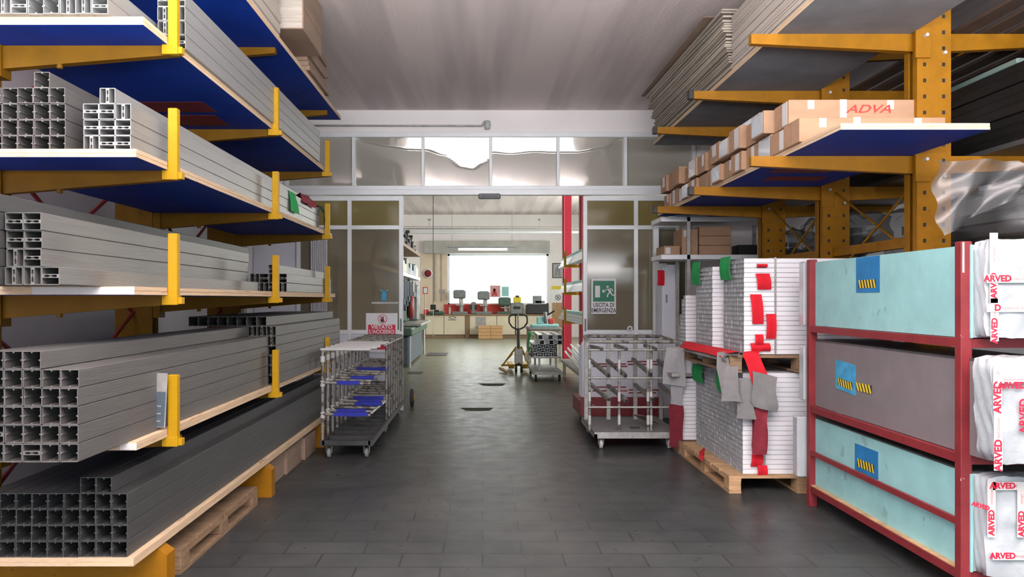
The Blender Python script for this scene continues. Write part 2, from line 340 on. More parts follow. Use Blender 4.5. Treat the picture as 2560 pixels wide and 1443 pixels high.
# sliding rail and header
b = MB(); b.cbox(-2.9, 3.1, YD-.16, YD+.02, 3.095, 3.165); b.box(-2.9, 3.1, YD-.18, YD-.15, 3.085, 3.10)
for x in (-.25, .42, -1.9, 1.9): b.box(x, x+.03, YD-.165, YD-.155, 3.11, 3.16)
st('trim_2', b, 'alu_frame')
b = MB(); b.cbox(-.06, .26, YD-.22, YD-.16, 3.02, 3.10, .02); b.tube((-.02, YD-.225, 3.06), (.22, YD-.225, 3.06), .012)
b.build('door_sensor', 'grey', label='small grey motion sensor bar centred above the sliding doorway opening', cat='sensor')
def leaf(name, x0, x1, mull, label_pane):
    b = MB(); y0, y1 = YD-.13, YD-.08
    for x in (x0, x1): b.cbox(x-.03, x+.03, y0, y1, .01, 3.075)
    b.cbox(mull-.03, mull+.03, y0, y1, .01, 3.075)
    b.cbox(x0, x1, y0+.001, y1-.001, 3.005, 3.075); b.cbox(x0, x1, y0+.001, y1-.001, 2.595, 2.655); b.cbox(x0, x1, y0+.001, y1-.001, .01, .12); b.cbox(x0, x1, y0+.001, y1-.001, 1.10, 1.16)
    o = st(name, b, 'alu_frame')
    for a, c in ((x0, mull), (mull, x1)):
        a, c = min(a, c), max(a, c)
        MB().box(a+.028, c-.028, y0+.02, y0+.026, 2.65, 3.01).build('pane', 'pane_olive', o)
        MB().box(a+.028, c-.028, y0+.02, y0+.026, 1.155, 2.60).build('pane', 'pane_door', o)
        MB().box(a+.028, c-.028, y0+.018, y0+.03, .115, 1.105).build('kick_panel', 'white_gloss', o)
    return o
dl = leaf('door_1', -2.63, -1.163, -1.90, '')
dr = leaf('door_2', 1.47, 2.93, 2.196, '')
for o, x in ((dl, -1.163), (dr, 1.47)):
    MB().cbox(x-.012, x+.012, YD-.145, YD-.13, 1.14, 1.32).build('door_handle', 'grey', o)
# signs
yS = YD-.137
e = empty('exit_sign', (PX(1509, yS), yS, PZ(785, yS)), 'white and green emergency exit sign with running figure on the right sliding door', 'sign')
x0, x1, z0, z1 = PX(1478, yS), PX(1540, yS), PZ(785, yS), PZ(697, yS)
MB().box(x0, x1, yS-.003, yS, z0, z1).build('board', 'signwhite', e)
gx0, gx1, gz0, gz1 = x0+.025, x1-.025, z0+.175, z1-.03
MB().box(gx0, gx1, yS-.005, yS-.003, gz0, gz1).build('green_field', 'signgreen', e)
b = MB(); yy0, yy1 = yS-.0075, yS-.005
b.box(gx0+.03, gx0+.10, yy0, yy1, gz0+.06, gz1-.07)
b.prism([(gx0+.125, (gz0+gz1)/2), (gx0+.155, (gz0+gz1)/2+.03), (gx0+.155, (gz0+gz1)/2+.012), (gx0+.185, (gz0+gz1)/2+.012), (gx0+.185, (gz0+gz1)/2-.012), (gx0+.155, (gz0+gz1)/2-.012), (gx0+.155, (gz0+gz1)/2-.03)], 1, yy0, yy1)
mx, mz = gx0+.235, (gz0+gz1)/2
b.lathe((mx-.028, yS-.0062, mz+.062), [(.001, -.001), (.019, -.001), (.019, .001), (.001, .001)], 1, 14)
def seg(b, pts, w, y0, y1):
    for (ax, az), (bx, bz) in zip(pts, pts[1:]):
        d = Vector((bx-ax, bz-az)).normalized(); n = Vector((-d.y, d.x))*w/2
        b.prism([(ax+n.x, az+n.y), (bx+n.x, bz+n.y), (bx-n.x, bz-n.y), (ax-n.x, az-n.y)], 1, y0, y1)
seg(b, [(mx-.018, mz+.04), (mx+.012, mz-.015)], .034, yy0, yy1)
seg(b, [(mx-.018, mz+.035), (mx-.05, mz+.022), (mx-.058, mz-.005)], .014, yy0, yy1)
seg(b, [(mx-.01, mz+.038), (mx+.035, mz+.03), (mx+.045, mz-.0)], .014, yy0, yy1)
seg(b, [(mx+.01, mz-.015), (mx-.025, mz-.045), (mx-.03, mz-.085)], .018, yy0, yy1)
seg(b, [(mx+.015, mz-.01), (mx+.035, mz-.05), (mx+.068, mz-.06)], .018, yy0, yy1)
b.build('pictogram', 'signwhite', e)
text('lettering', 'USCITA DI', .083, ((x0+x1)/2, yS-.005, z0+.125), FRONT, 'inkblack', e, bold=.0012, sx=.78)
text('lettering', 'EMERGENZA', .083, ((x0+x1)/2, yS-.005, z0+.048), FRONT, 'inkblack', e, bold=.0012, sx=.74)
e = empty('no_entry_sign', (PX(953, yS), yS, PZ(838, yS)), 'white and red no access sign with crossed hand on the left sliding door', 'sign')
x0, x1, z1 = PX(915, yS), PX(994, yS), PZ(783, yS); z0 = z1-.56
MB().box(x0, x1, yS-.003, yS, z0, z1).build('board', 'signwhite', e)
MB().box(x0+.03, x1-.03, yS-.005, yS-.003, z0+.04, z1-.165).build('red_field', 'signred', e)
text('lettering', 'VIETATO', .075, ((x0+x1)/2, yS-.007, z1-.20), FRONT, 'signwhite', e, bold=.002)
text('lettering', "L'ACCESSO", .072, ((x0+x1)/2, yS-.007, z1-.268), FRONT, 'signwhite', e, bold=.002)
text('lettering', 'AI CONDUCENTI', .042, ((x0+x1)/2, yS-.007, z1-.325), FRONT, 'signwhite', e, bold=.001)
b = MB(); cx, cz = (x0+x1)/2+.01, z1-.085
for k in range(24):
    a0, a1 = 2*PI*k/24, 2*PI*(k+1)/24
    b.prism([(cx+.066*math.cos(a0), cz+.066*math.sin(a0)), (cx+.066*math.cos(a1), cz+.066*math.sin(a1)), (cx+.058*math.cos(a1), cz+.058*math.sin(a1)), (cx+.058*math.cos(a0), cz+.058*math.sin(a0))], 1, yS-.006, yS-.003)
seg(b, [(cx-.042, cz+.042), (cx+.042, cz-.042)], .008, yS-.007, yS-.004)
b.build('prohibition_ring', 'signred', e)
b = MB(); b.box(cx-.022, cx+.022, yS-.006, yS-.003, cz-.045, cz)
for i, h in enumerate((.028, .036, .04, .03)): b.box(cx-.022+i*.0115, cx-.0135+i*.0115, yS-.006, yS-.003, cz, cz+h)
seg(b, [(cx-.02, cz-.03), (cx-.036, cz-.002)], .010, yS-.006, yS-.003)
b.build('hand_pictogram', 'inkblack', e)
# stickers
b = MB(); b.lathe((PX(1575, yS), yS-.001, PZ(822, yS)), [(.001, -.001), (.042, -.001), (.042, .001), (.001, .001)], 1, 24)
o = b.build('round_sticker', 'signwhite', label='small round white sticker low on the right sliding door', cat='sticker')
b = MB(); c = (PX(1575, yS), PZ(821, yS)); seg(b, [(c[0]-.018, c[1]-.004), (c[0]+.012, c[1]+.006)], .016, yS-.004, yS-.002); seg(b, [(c[0]-.012, c[1]), (c[0]-.012, c[1]-.018)], .007, yS-.004, yS-.002); seg(b, [(c[0]+.008, c[1]), (c[0]+.008, c[1]-.018)], .007, yS-.004, yS-.002)
b.build('emblem', 'inkblack', o)
cx, cz = PX(961, yS), PZ(738, yS)
b = MB(); seg(b, [(cx-.01, cz-.08), (cx, cz+.03)], .07, yS-.003, yS); seg(b, [(cx-.06, cz+.075), (cx-.03, cz+.06), (cx, cz+.035), (cx+.03, cz+.06), (cx+.055, cz+.07)], .022, yS-.0032, yS)
seg(b, [(cx-.03, cz-.09), (cx-.03, cz-.04)], .02, yS-.0034, yS); seg(b, [(cx+.02, cz-.09), (cx+.02, cz-.04)], .02, yS-.0034, yS)
o = b.build('figure_sticker', 'lightblue', label='pale blue horned figure sticker above a thin line on left sliding door', cat='sticker')
cz = PZ(757, yS); MB().box(PX(929, yS), PX(996, yS), yS-.003, yS, cz-.015, cz+.01).build('text_strip', 'nylon', o)
# conduit with small lamp above
zc = PZ(316, YD); b = MB(); b.path([(-2.75, YD-.03, zc+.005), (PX(1205, YD), YD-.03, zc), (PX(1210, YD), YD-.03, zc+.05), (PX(1216, YD), YD-.04, zc+.07)], .014)
e = b.build('wall_conduit', 'steel', label='thin grey conduit running along the wall above the transom window', cat='conduit')
b = MB(); cx = PX(1219, YD); b.lathe((cx, YD-.07, 0), [(.02, zc+.07), (.04, zc+.06), (.045, zc), (.035, zc-.055), (.02, zc-.06)], 2, 14)
b.build('conduit_lamp', 'nylon', label='small cylindrical light fitting at the end of the wall conduit', cat='lamp')
# white panel and strip curtain on the wall at left
o = MB().cbox(PX(632, 11.4), PX(775, 11.4), YD-.06, YD-.005, PZ(830, 11.4), PZ(600, 11.4)).build('white_board', 'white_gloss', label='plain white panel on the end wall behind the left rack', cat='panel')
def cur(u, v): return (-2.44+.24*u, YD-.20+.02*math.sin(u*28), .12+2.5*v)
o = MB().sheet(cur, 40, 2, .003, (0, 1, 0)).build('strip_curtain', 'curtain', label='short translucent strip curtain beside the left sliding door', cat='curtain')

# ------------------------------------------------------------------ profile cross-sections
def profile_mesh(name, holes, s, m, w=None, L=1.0):
    w = w or s; h = s; c = .003
    outer = [(c, 0), (w-c, 0), (w, c), (w, h-c), (w-c, h), (c, h), (0, h-c), (0, c)]
    bm = bmesh.new(); es = []
    for loop in [outer]+holes:
        vs = [bm.verts.new((x, 0, z)) for x, z in loop]
        es += [bm.edges.new((a, b)) for a, b in zip(vs, vs[1:]+vs[:1])]
    bmesh.ops.triangle_fill(bm, edges=es, use_beauty=True)
    r = bmesh.ops.extrude_face_region(bm, geom=list(bm.faces))
    bmesh.ops.translate(bm, verts=[g for g in r['geom'] if isinstance(g, bmesh.types.BMVert)], vec=(0, L, 0))
    bmesh.ops.recalc_face_normals(bm, faces=bm.faces)
    me = bpy.data.meshes.new(name); bm.to_mesh(me); bm.free(); me.materials.append(M[m]); return me
s = .0785; t = .0032
def void(x0, x1, z0, z1, nx=True, nz=True, bd=.006, bw=.008):
    mx, mz = (x0+x1)/2, (z0+z1)/2; p = []
    p.append((x0, z0))
    if nx: p += [(mx-bw/2, z0), (mx-bw/3, z0+bd), (mx+bw/3, z0+bd), (mx+bw/2, z0)]
    p.append((x1, z0))
    if nz: p += [(x1, mz-bw/2), (x1-bd, mz-bw/3), (x1-bd, mz+bw/3), (x1, mz+bw/2)]
    p.append((x1, z1))
    if nx: p += [(mx+bw/2, z1), (mx+bw/3, z1-bd), (mx-bw/3, z1-bd), (mx-bw/2, z1)]
    p.append((x0, z1))
    if nz: p += [(x0, mz+bw/2), (x0+bd, mz+bw/3), (x0+bd, mz-bw/3), (x0, mz-bw/2)]
    return p
pA = profile_mesh('open_profile', [void(t, s-t, t, s-t)], s, 'alu')
vl = void(t, .031, t, s-t, False, False); vr = void(.0475, s-t, t, s-t, False, False)
slot = [(.0345, .012), (.044, .012), (.044, .030), (.041, .034), (.041, .045), (.044, .049), (.044, .067), (.0345, .067), (.0345, .049), (.0375, .045), (.0375, .034), (.0345, .030)]
pB = profile_mesh('webbed_profile', [vl, vr, slot], s, 'alu')
sw = lambda L: [(b_, a_) for a_, b_ in L]
pC = profile_mesh('webbed_profile_flat', [sw(vl), sw(vr), sw(slot)], s, 'alu')
def recol(me, m): c = me.copy(); c.materials.clear(); c.materials.append(M[m]); return c
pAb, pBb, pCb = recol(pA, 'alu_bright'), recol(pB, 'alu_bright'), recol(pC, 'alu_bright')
pAd, pBd, pCd, pAx = recol(pA, 'alu_shaded'), recol(pB, 'alu_shaded'), recol(pC, 'alu_shaded'), recol(pA, 'alu_deep_shade')
pBm, pCm = recol(pB, 'alu_half_shade'), recol(pC, 'alu_half_shade')
pK = profile_mesh('black_profile', [void(t, .076-t, t, .066, False, False)], .069, 'dark_alu', .076)
NP = [0]
def prof(me, x, y, z, L, label, group, name='aluminium_profile', cat='profile'):
    o = bpy.data.objects.new(name, me); COL.objects.link(o); o.location = (x, y, z); o.scale = (1, L, 1)
    tag(o, label, cat, group); NP[0] += 1; return o
P8 = .08
def stack(xr, y0, y1, z0, rows, shelf, which, kinds, ncols=None, jit=.012):
    """rows: list of (first col, last col) counted from the aisle side; xr = aisle-side face (negative X)."""
    for r, cols in enumerate(rows):
        for c in range(cols[0], cols[1]):
            me = kinds[(r*7+c*3+len(rows)) % len(kinds)]
            dy = R.uniform(0, jit)
            lab = '%s profile row, %s from the aisle, %s, %s' % (ORD[r], ORN[c], which, SH[shelf])
            prof(me, xr-(c+1)*P8, y0+dy, z0+r*P8, y1-y0-dy-R.uniform(0, jit*2), lab, 'aluminium profiles in the %s on the %s' % (which, shelf))

# ------------------------------------------------------------------ left cantilever rack
LX = -1.70; LEV = [.265, .855, 1.62, 2.297, 2.975, 3.64]; LY = [4.344, 6.473, 8.62]
rack = empty('cantilever_rack', (-2.7, 6.5, 0), 'tall yellow cantilever rack with blue-bottomed shelves along the left wall', 'rack')
for iy, y in enumerate(LY):
    b = MB(); b.box(-2.96, -2.66, y-.06, y-.045, 0, 4.0); b.box(-2.96, -2.66, y+.045, y+.06, 0, 4.0); b.box(-2.83, -2.79, y-.045, y+.045, 0, 4.0)
    b.build('column', 'amber_shaded', rack)
    b = MB(); b.prism([(-2.66, 0), (-1.70, 0), (-1.70, .22), (-1.76, .262), (-2.66, .262)], 1, y-.055, y+.055); b.build('base_foot', 'amber', rack)
    for k, z in enumerate(LEV):
        if k == 0: continue
        tip = LX+.05 if k < 5 else -1.68
        b = MB(); b.prism([(-2.66, z-.13), (tip-.02, z-.048), (tip, z-.044), (tip, z), (-2.66, z)], 1, y-.028, y+.028)
        b.box(-2.66, -2.60, y-.05, y+.05, z-.17, z+.02)
        for xb in (-2.30,): b.tube((xb, y-.012, z-.12), (xb, y-.012, z-.08), .016, 8)
        arm = b.build('arm', 'amber_shaded', rack)
        if k < 5:
            b = MB(); b.cbox(LX+.002, LX+.052, y-.05, y-.004, z-.05, z+.335, .003); b.cbox(LX-.03, LX+.054, y-.052, y-.029, z-.052, z+.0, .002)
            b.box(LX+.054, LX+.075, y-.04, y+.0, z-.046, z-.01)
            b.build('end_stop', 'yellow', arm)
for a, c in zip(LY, LY[1:]):
    for z0, z1 in ((.4, 1.5), (1.5, 2.6), (2.6, 3.7)):
        MB().tube((-2.81, a+.05, z0), (-2.81, c-.05, z1), .014, 8).build('diagonal_brace', 'redox', rack)
        MB().tube((-2.83, a+.05, z1), (-2.83, c-.05, z0), .014, 8).build('diagonal_brace', 'redox', rack)
for z0, z1 in ((.4, 1.5), (1.5, 2.6)): MB().tube((-2.81, 2.3, z0), (-2.81, LY[0]-.05, z1), .014, 8).build('diagonal_brace', 'redox', rack)
SH = {}
SN = ['lowest left shelf', 'second left shelf from the floor', 'third left shelf from the floor', 'fourth left shelf from the floor', 'fifth left shelf from the floor', 'topmost left shelf']
SH = dict(zip(SN, ['lowest left shelf', 'second left shelf up', 'third left shelf up', 'fourth left shelf up', 'fifth left shelf up', 'topmost left shelf']))
def board(x0, x1, y0, y1, z, label, lam='blue', group=None, redpatch=None, tape=None, name='shelf_board'):
    e = empty(name, ((x0+x1)/2, (y0+y1)/2, z), label, 'board', group)
    b = MB(); b.box(x0, x1, y0, y1, z+.0015, z+.0195); b.box(x0+.004, x1-.004, y0+.004, y1-.004, z+.0195, z+.0225); b.box(x0+.001, x1-.001, y0+.002, y1, z+.0225, z+.042)
    b.build('plywood_core', 'ply', e)
    MB().box(x0+.003, x1-.003, y0+.003, y1-.003, z, z+.0015).build('blue_laminate' if lam == 'blue' else 'grey_laminate', lam, e)
    if redpatch:
        for q in redpatch: MB().box(q[0], q[1], q[2], q[3], z-.0015, z).build('red_tape_patch', 'blue_red', e)
    if tape:
        for q in tape: MB().box(*q).build('white_edge_tape', 'white_tape', e)
    return e
NE = 3.91
board(-2.66, -1.74, 3.97, 9.6, LEV[0], 'pale plywood board lying along the lowest left shelf')
board(-2.66, LX, NE, 9.5, LEV[1], 'blue-bottomed plywood board along the second left shelf from the floor', tape=[(-1.78, LX+.0015, NE-.0015, NE+.001, LEV[1]+.004, LEV[1]+.036)])
board(-2.66, LX, NE-.02, 9.2, LEV[2], 'blue-bottomed plywood board along the third left shelf, at eye level', tape=[(-2.2, LX, NE-.0215, NE-.0195, LEV[2]+.003, LEV[2]+.038)])
board(-2.66, LX, NE, 9.0, LEV[3], 'blue-bottomed plywood board along the fourth left shelf from the floor')
board(-2.66, LX, NE+.08, 8.9, LEV[4], 'blue-bottomed plywood board along the fifth left shelf, with red patches underneath', redpatch=[(-2.5, -1.95, 5.55, 5.85), (-2.5, -2.0, 5.95, 6.3), (-2.3, -2.0, 6.6, 6.9)])
board(-2.66, -1.61, 4.2, 9.06, LEV[5], 'blue-bottomed plywood board along the topmost left shelf near the ceiling')
ZB = [z+.043 for z in LEV]
# stacks of profiles
A, B_, C_ = pA, pB, pC
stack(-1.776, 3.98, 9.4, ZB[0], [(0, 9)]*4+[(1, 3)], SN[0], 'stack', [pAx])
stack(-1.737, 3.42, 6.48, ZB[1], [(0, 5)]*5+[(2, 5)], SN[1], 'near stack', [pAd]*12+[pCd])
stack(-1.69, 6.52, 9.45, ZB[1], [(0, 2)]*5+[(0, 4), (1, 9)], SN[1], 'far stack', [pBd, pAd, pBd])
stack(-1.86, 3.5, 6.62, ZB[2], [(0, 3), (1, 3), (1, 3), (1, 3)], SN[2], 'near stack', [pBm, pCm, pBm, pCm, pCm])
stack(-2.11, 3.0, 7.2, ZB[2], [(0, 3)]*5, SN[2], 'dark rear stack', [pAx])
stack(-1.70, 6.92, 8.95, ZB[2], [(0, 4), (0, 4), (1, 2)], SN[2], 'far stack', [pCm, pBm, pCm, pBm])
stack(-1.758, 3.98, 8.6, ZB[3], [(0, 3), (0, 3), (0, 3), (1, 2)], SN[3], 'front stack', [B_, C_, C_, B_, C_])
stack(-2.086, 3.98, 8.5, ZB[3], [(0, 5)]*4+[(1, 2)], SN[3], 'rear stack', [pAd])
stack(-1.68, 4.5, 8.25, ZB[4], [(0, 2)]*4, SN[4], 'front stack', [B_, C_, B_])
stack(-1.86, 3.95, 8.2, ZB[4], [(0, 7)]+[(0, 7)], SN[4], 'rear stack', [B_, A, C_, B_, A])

# label card beside the second-level stop, felt pieces
b = MB().box(LX-.055, LX+.006, 4.25, 4.252, LEV[1]+.06, LEV[1]+.35)
o = b.build('label_card', 'steel', label='grey and white printed card standing behind the nearest yellow stop of second shelf', cat='card')
o.rotation_euler = (0, .05, 0)
MB().box(LX-.05, LX+.0, 4.2475, 4.25, LEV[1]+.065, LEV[1]+.25).build('blue_print', 'machblue', o)
for k in range(3): MB().box(LX-.04, LX-.02, 4.2455, 4.2475, LEV[1]+.09+k*.04, LEV[1]+.097+k*.04).build('text_line', 'steel', o)
def rag(name, pts, w, m, label, cat, wdir=(0, 1, 0), group=None, th=.004, nz=0.0, seed=1):
    """strip of felt following pts (list of points), width along wdir"""
    rr = random.Random(seed); pts = [Vector(p) for p in pts]; n = len(pts)-1; wd = Vector(wdir)
    ph = rr.uniform(0, 6)
    def fn(u, v):
        t = v*n; i = min(int(t), n-1); p = pts[i].lerp(pts[i+1], t-i)
        q = p+wd*(u-.5)*w*(1+.1*math.sin(7*v+ph))
        return q+Vector((math.sin(9*u+5*v+ph), math.cos(6*u+4*v+ph), 0))*nz
    d = (pts[-1]-pts[0]); nr = d.cross(wd); nr = nr.normalized() if nr.length > 0 else Vector((1, 0, 0))
    if nr.x > 0: nr = -nr
    return MB().sheet(fn, 6, max(8, n*4), th, nr).build(name, m, label=label, cat=cat, group=group)
y = 7.35
rag('felt_piece', [(-1.80, y, ZB[3]+.245), (-1.755, y, ZB[3]+.245), (-1.735, y, ZB[3]+.16), (-1.73, y+.02, ZB[3]+.06)], .26, 'green', 'light green felt tag hanging over profiles on the fourth left shelf', 'felt', nz=.004)
rag('felt_piece', [(-1.85, 8.0, ZB[3]+.26), (-1.77, 8.0, ZB[3]+.30), (-1.74, 8.0, ZB[3]+.25), (-1.735, 8.0, ZB[3]+.20)], .5, 'darkred', 'dark red cloth heaped on far end of profiles, fourth left shelf', 'cloth', nz=.02, seed=3)
rag('felt_piece', [(-1.85, 8.62, ZB[3]+.27), (-1.76, 8.63, ZB[3]+.27), (-1.705, 8.64, ZB[3]+.18), (-1.70, 8.66, ZB[3]+.03)], .18, 'darkgreen', 'dark green cloth hanging at far end of the fourth left shelf', 'cloth', nz=.01, seed=5)

# things on the top left shelf
for k in range(7):
    z = ZB[5]+k*.082; MB().cbox(-2.3, -1.655+.006*(k % 3), 4.3, 6.5, z, z+.078, .006).build('flat_carton', 'card_grey', label='long pale grey carton, %s one up, near stack on topmost left shelf' % ORD[k], cat='carton', group='long grey cartons on the topmost left shelf')
for k in range(9):
    z = ZB[5]+k*.046; MB().box(-2.3, -1.63+.012*((k*5) % 3), 7.4, 8.2+.05*((k*7) % 4), z, z+.042).build('cardboard_bundle', 'card_dark', label='flat brown cardboard bundle, %s one up, far end of topmost left shelf' % ORD[k], cat='cardboard', group='flat brown bundles on the topmost left shelf')
MB().cbox(-2.3, -1.85, 6.6, 7.36, ZB[5], ZB[5]+.165, .006).build('cardboard_box', 'card_dark', label='low dark box in the recess under the overhanging box, topmost left shelf', cat='box')
e = empty('cardboard_box', (-1.9, 7.0, ZB[5]+.167), 'big brown box with grey end overhanging the topmost left shelf', 'box')
MB().cbox(-2.3, -1.49, 6.62, 7.38, ZB[5]+.167, 4.31, .006).build('carton', 'card_dark', e)
MB().box(-2.29, -1.50, 6.617, 6.62, ZB[5]+.175, 4.30).build('grey_end', 'card_grey', e)
MB().box(-1.49, -1.4885, 6.64, 7.36, 4.02, 4.028).build('flap_seam', 'wood_dark', e)

# pallets and cartons under the left rack
def pallet(x0, x1, y0, y1, z0, m, label, along='x'):
    e = empty('pallet', ((x0+x1)/2, (y0+y1)/2, z0), label, 'pallet')
    n = 6; ln = (y1-y0)
    for k in range(n):
        a = y0+k*(ln)/n+.008; MB().box(x0, x1, a, a+ln/n-.025, z0+.122, z0+.144).build('deck_board', m, e)
    for x in (x0+.05, (x0+x1)/2, x1-.05):
        MB().box(x-.05, x+.05, y0, y1, z0+.100, z0+.1215).build('stringer_board', m, e)
        for yy in (y0+.07, (y0+y1)/2, y1-.07): MB().cbox(x-.05, x+.05, yy-.07, yy+.07, z0+.022, z0+.0995).build('block', m, e)
        MB().box(x-.05, x+.05, y0, y1, z0, z0+.0215).build('bottom_board', m, e)
    return e
pallet(-2.5, -1.75, 4.62, 6.2, 0, 'wood_dark', 'worn brown wooden pallet under the lowest left shelf, between near feet')
k = 0
for (x0, x1, y0, y1) in [(-2.4, -1.72, 4.55, 4.95), (-2.4, -1.70, 5.0, 5.6), (-2.4, -1.66, 5.62, 5.95)]:
    pass
o = MB().cbox(-2.2, -1.83, 4.45, 4.60, .03, .24).build('red_label_carton', 'card', label='small brown carton with red label beside near rack foot', cat='carton')
MB().box(-1.99, -1.87, 4.447, 4.45, .08, .21).build('red_label', 'signred', o); MB().box(-1.97, -1.90, 4.445, 4.447, .10, .19).build('white_label', 'signwhite', o)
for k, (y0, y1) in enumerate([(6.6, 7.2), (7.25, 7.8), (7.9, 8.4)]):
    o = MB().cbox(-2.45, -1.80+.02*k, y0, y1, .0, .22).build('brown_carton', 'card_dark', label='brown carton on the floor under the lowest left shelf, %s from the camera' % ['first', 'second', 'third'][k], cat='carton')
    if k: MB().box(-1.90, -1.85, y0-.003, y0, .10, .19).build('red_label', 'signred', o)

# ------------------------------------------------------------------ right cantilever rack
RX = 2.0; RY = [5.95, 7.57, 9.15]; CX0, CX1 = 3.2, 3.45; RL = [2.664, 3.573]
rr = empty('cantilever_rack', (3.3, 7.5, 0), 'tall double-sided amber cantilever rack with punched columns on the right', 'rack')
for iy, y in enumerate(RY):
    b = MB(); b.box(CX0, CX1, y-.09, y-.078, 0, 4.05); b.box(CX0, CX1, y+.078, y+.09, 0, 4.05)
    b.box(CX0, CX0+.012, y-.078, y-.03, 0, 4.05); b.box(CX0, CX0+.012, y+.03, y+.078, 0, 4.05); b.box(CX1-.012, CX1, y-.078, y-.03, 0, 4.05); b.box(CX1-.012, CX1, y+.03, y+.078, 0, 4.05)
    col = b.build('column', 'amber', rr)
    b = MB()
    for j in range(20):
        z = 1.78+j*.118
        for x in (CX0+.055, CX1-.055): b.box(x-.011, x+.011, y-.0915, y-.0895, z, z+.028)
    b.build('punched_holes', 'black', col)
    b = MB(); b.box(3.18, 4.5, y-.06, y+.06, 0, .14); b.build('base_foot', 'amber', rr)
    for k, z in enumerate([1.75]+RL+[3.98]):
        if 0 < k < 3:
            b = MB(); b.prism([(RX, z-.072), (CX0, z-.13), (CX0, z), (RX, z)], 1, y-.03, y+.03); b.box(CX0-.02, CX0+.09, y-.11, y-.09, z-.2, z+.02)
            a = b.build('arm', 'amber', rr)
            if not (iy == 0): MB().cbox(RX-.045, RX+.005, y-.034, y+.034, z-.076, z+.004).build('end_cap', 'black', a)
            for q in (CX0+.05,): MB().tube((q, y-.14, z-.04), (q, y-.11, z-.04), .013, 8).build('bolt', 'nylon', a)
            MB().tube((CX1-.05, y-.11, z-.16), (CX1-.05, y-.09, z-.16), .013, 8).build('bolt', 'nylon', a)
        b = MB(); b.prism([(CX1, z-.13), (4.7, z-.07), (4.7, z), (CX1, z)], 1, y-.03, y+.03); b.build('rear_arm', 'amber', rr)
for a, c in zip(RY, RY[1:]):
    MB().tube((3.32, a+.09, 1.9), (3.32, c-.09, 2.6), .010, 8).build('diagonal_brace', 'amber', rr)
    MB().tube((3.30, a+.09, 2.5), (3.30, c-.09, 1.8), .010, 8).build('diagonal_brace', 'amber', rr)
for z in (2.0, 2.95, 3.9): MB().box(3.29, 3.35, RY[0]+.09, RY[2]-.09, z, z+.08).build('tie_beam', 'amber', rr)
board(2.25, 3.19, 5.0, 10.2, RL[0], 'blue-bottomed double plywood board carrying the brown boxes, right rack', redpatch=[(2.4, 2.9, 6.5, 6.7), (2.5, 3.0, 6.9, 7.15), (2.3, 2.7, 7.9, 8.1)])
board(2.19, 3.19, 4.7, 10.2, RL[1], 'grey-bottomed plywood board near the ceiling, right rack', 'greylam')
# corrugated sheets on the upper board
z = RL[1]+.043; k = 0
while z < 4.20:
    th = R.uniform(.016, .028); dx = R.uniform(-.006, .006)
    MB().box(2.19+dx, 3.15, 4.75, 6.98+R.uniform(-.006, .006), z, z+th-.002).build('cardboard_sheet', 'card_grey', label='grey cardboard pack, %s up in the near neat stack, right top board' % ORD[min(k, 21)] if k < 22 else 'grey cardboard', cat='cardboard', group='grey cardboard packs in the near stack on the right top board')
    z += th; k += 1
    if k > 21: break
z = RL[1]+.043; k = 0
while z < 4.16 and k < 22:
    th = R.uniform(.02, .032); f = k/20
    x0 = 2.20-.09*f+R.uniform(-.02, .02); y1 = 9.9+.25*math.sin(k*1.3)*.3; sag = .03*f
    def fn(u, v, x0=x0, y1=y1, z=z, f=f, k=k):
        X = x0+(.95)*u-(.07*f*v); Y = 7.04+(y1-7.04)*v
        return (X, Y, z+.012*f*math.sin(3*v+k)*(1-u)-.0*u)
    MB().sheet(fn, 4, 10, th*.6, (0, 0, 1)).build('cardboard_sheet', 'card_edge', label='loose grey cardboard sheet, %s up in the ragged far stack, right top board' % ORD[k], cat='cardboard', group='loose cardboard sheets in the far stack on the right top board')
    z += th; k += 1
def bent(u, v): return (2.03+.9*u-.03*v, 7.3+2.75*v, 4.185-.03*v*(1-u)**2)
MB().sheet(bent, 6, 10, .006, (0, 0, 1)).build('cardboard_sheet', 'card_dark', label='dark topmost cardboard sheet poking out towards the ceiling, right top board', cat='cardboard')

# boxes on the blue board
def longbox(x0, x1, y0, y1, z0, z1, m, label, tapes=True, print_=None, wrap=False, group='brown boxes on the blue board of the right rack'):
    e = empty('cardboard_box', ((x0+x1)/2, (y0+y1)/2, z0), label, 'box', group)
    MB().cbox(x0, x1, y0, y1, z0, z1, .004).build('carton', m, e)
    MB().box(x0-.001, x0, (y0+y1)/2-.002, (y0+y1)/2+.002, z0, z1).build('flap_seam', 'wood_dark', e)
    lw = R.uniform(.05, .12)
    if wrap: MB().box(x0-.003, x0-.0012, y0+.02, y1-.02, z0+.01, z1-.01).build('white_label', 'film', e)
    elif R.random() < .75: a = y0+R.uniform(.02, .1); MB().box(x0-.003, x0-.0012, a, a+lw, z0+R.choice((.01, .06)), z1-.01).build('white_label', 'white_tape', e)
    if tapes:
        for xx, w, h, c in ((x0+.14, .05, .06, 1), (x1-.22, .05, .06, 1)):
            q = MB().box(xx, xx+w, y0-.0015, y0, z1-h-.01, z1-.005).build('tape', 'white_tape', e)
        MB().box(x0+.38, x0+.43, y0-.0015, y0, z0+.005, z1).build('tape', 'white_tape', e)
        MB().box(x0+.38, x0+.43, y0, y0+.2, z1, z1+.0015).build('tape', 'white_tape', e)
    return e
zb = RL[0]+.043
tiers = {0: [], 1: []}
yy = 5.6
NW = ['nearest', 'second', 'third', 'fourth', 'fifth', 'sixth', 'seventh', 'eighth', 'ninth', 'tenth', 'eleventh', 'twelfth', 'thirteenth', 'fourteenth', 'fifteenth']
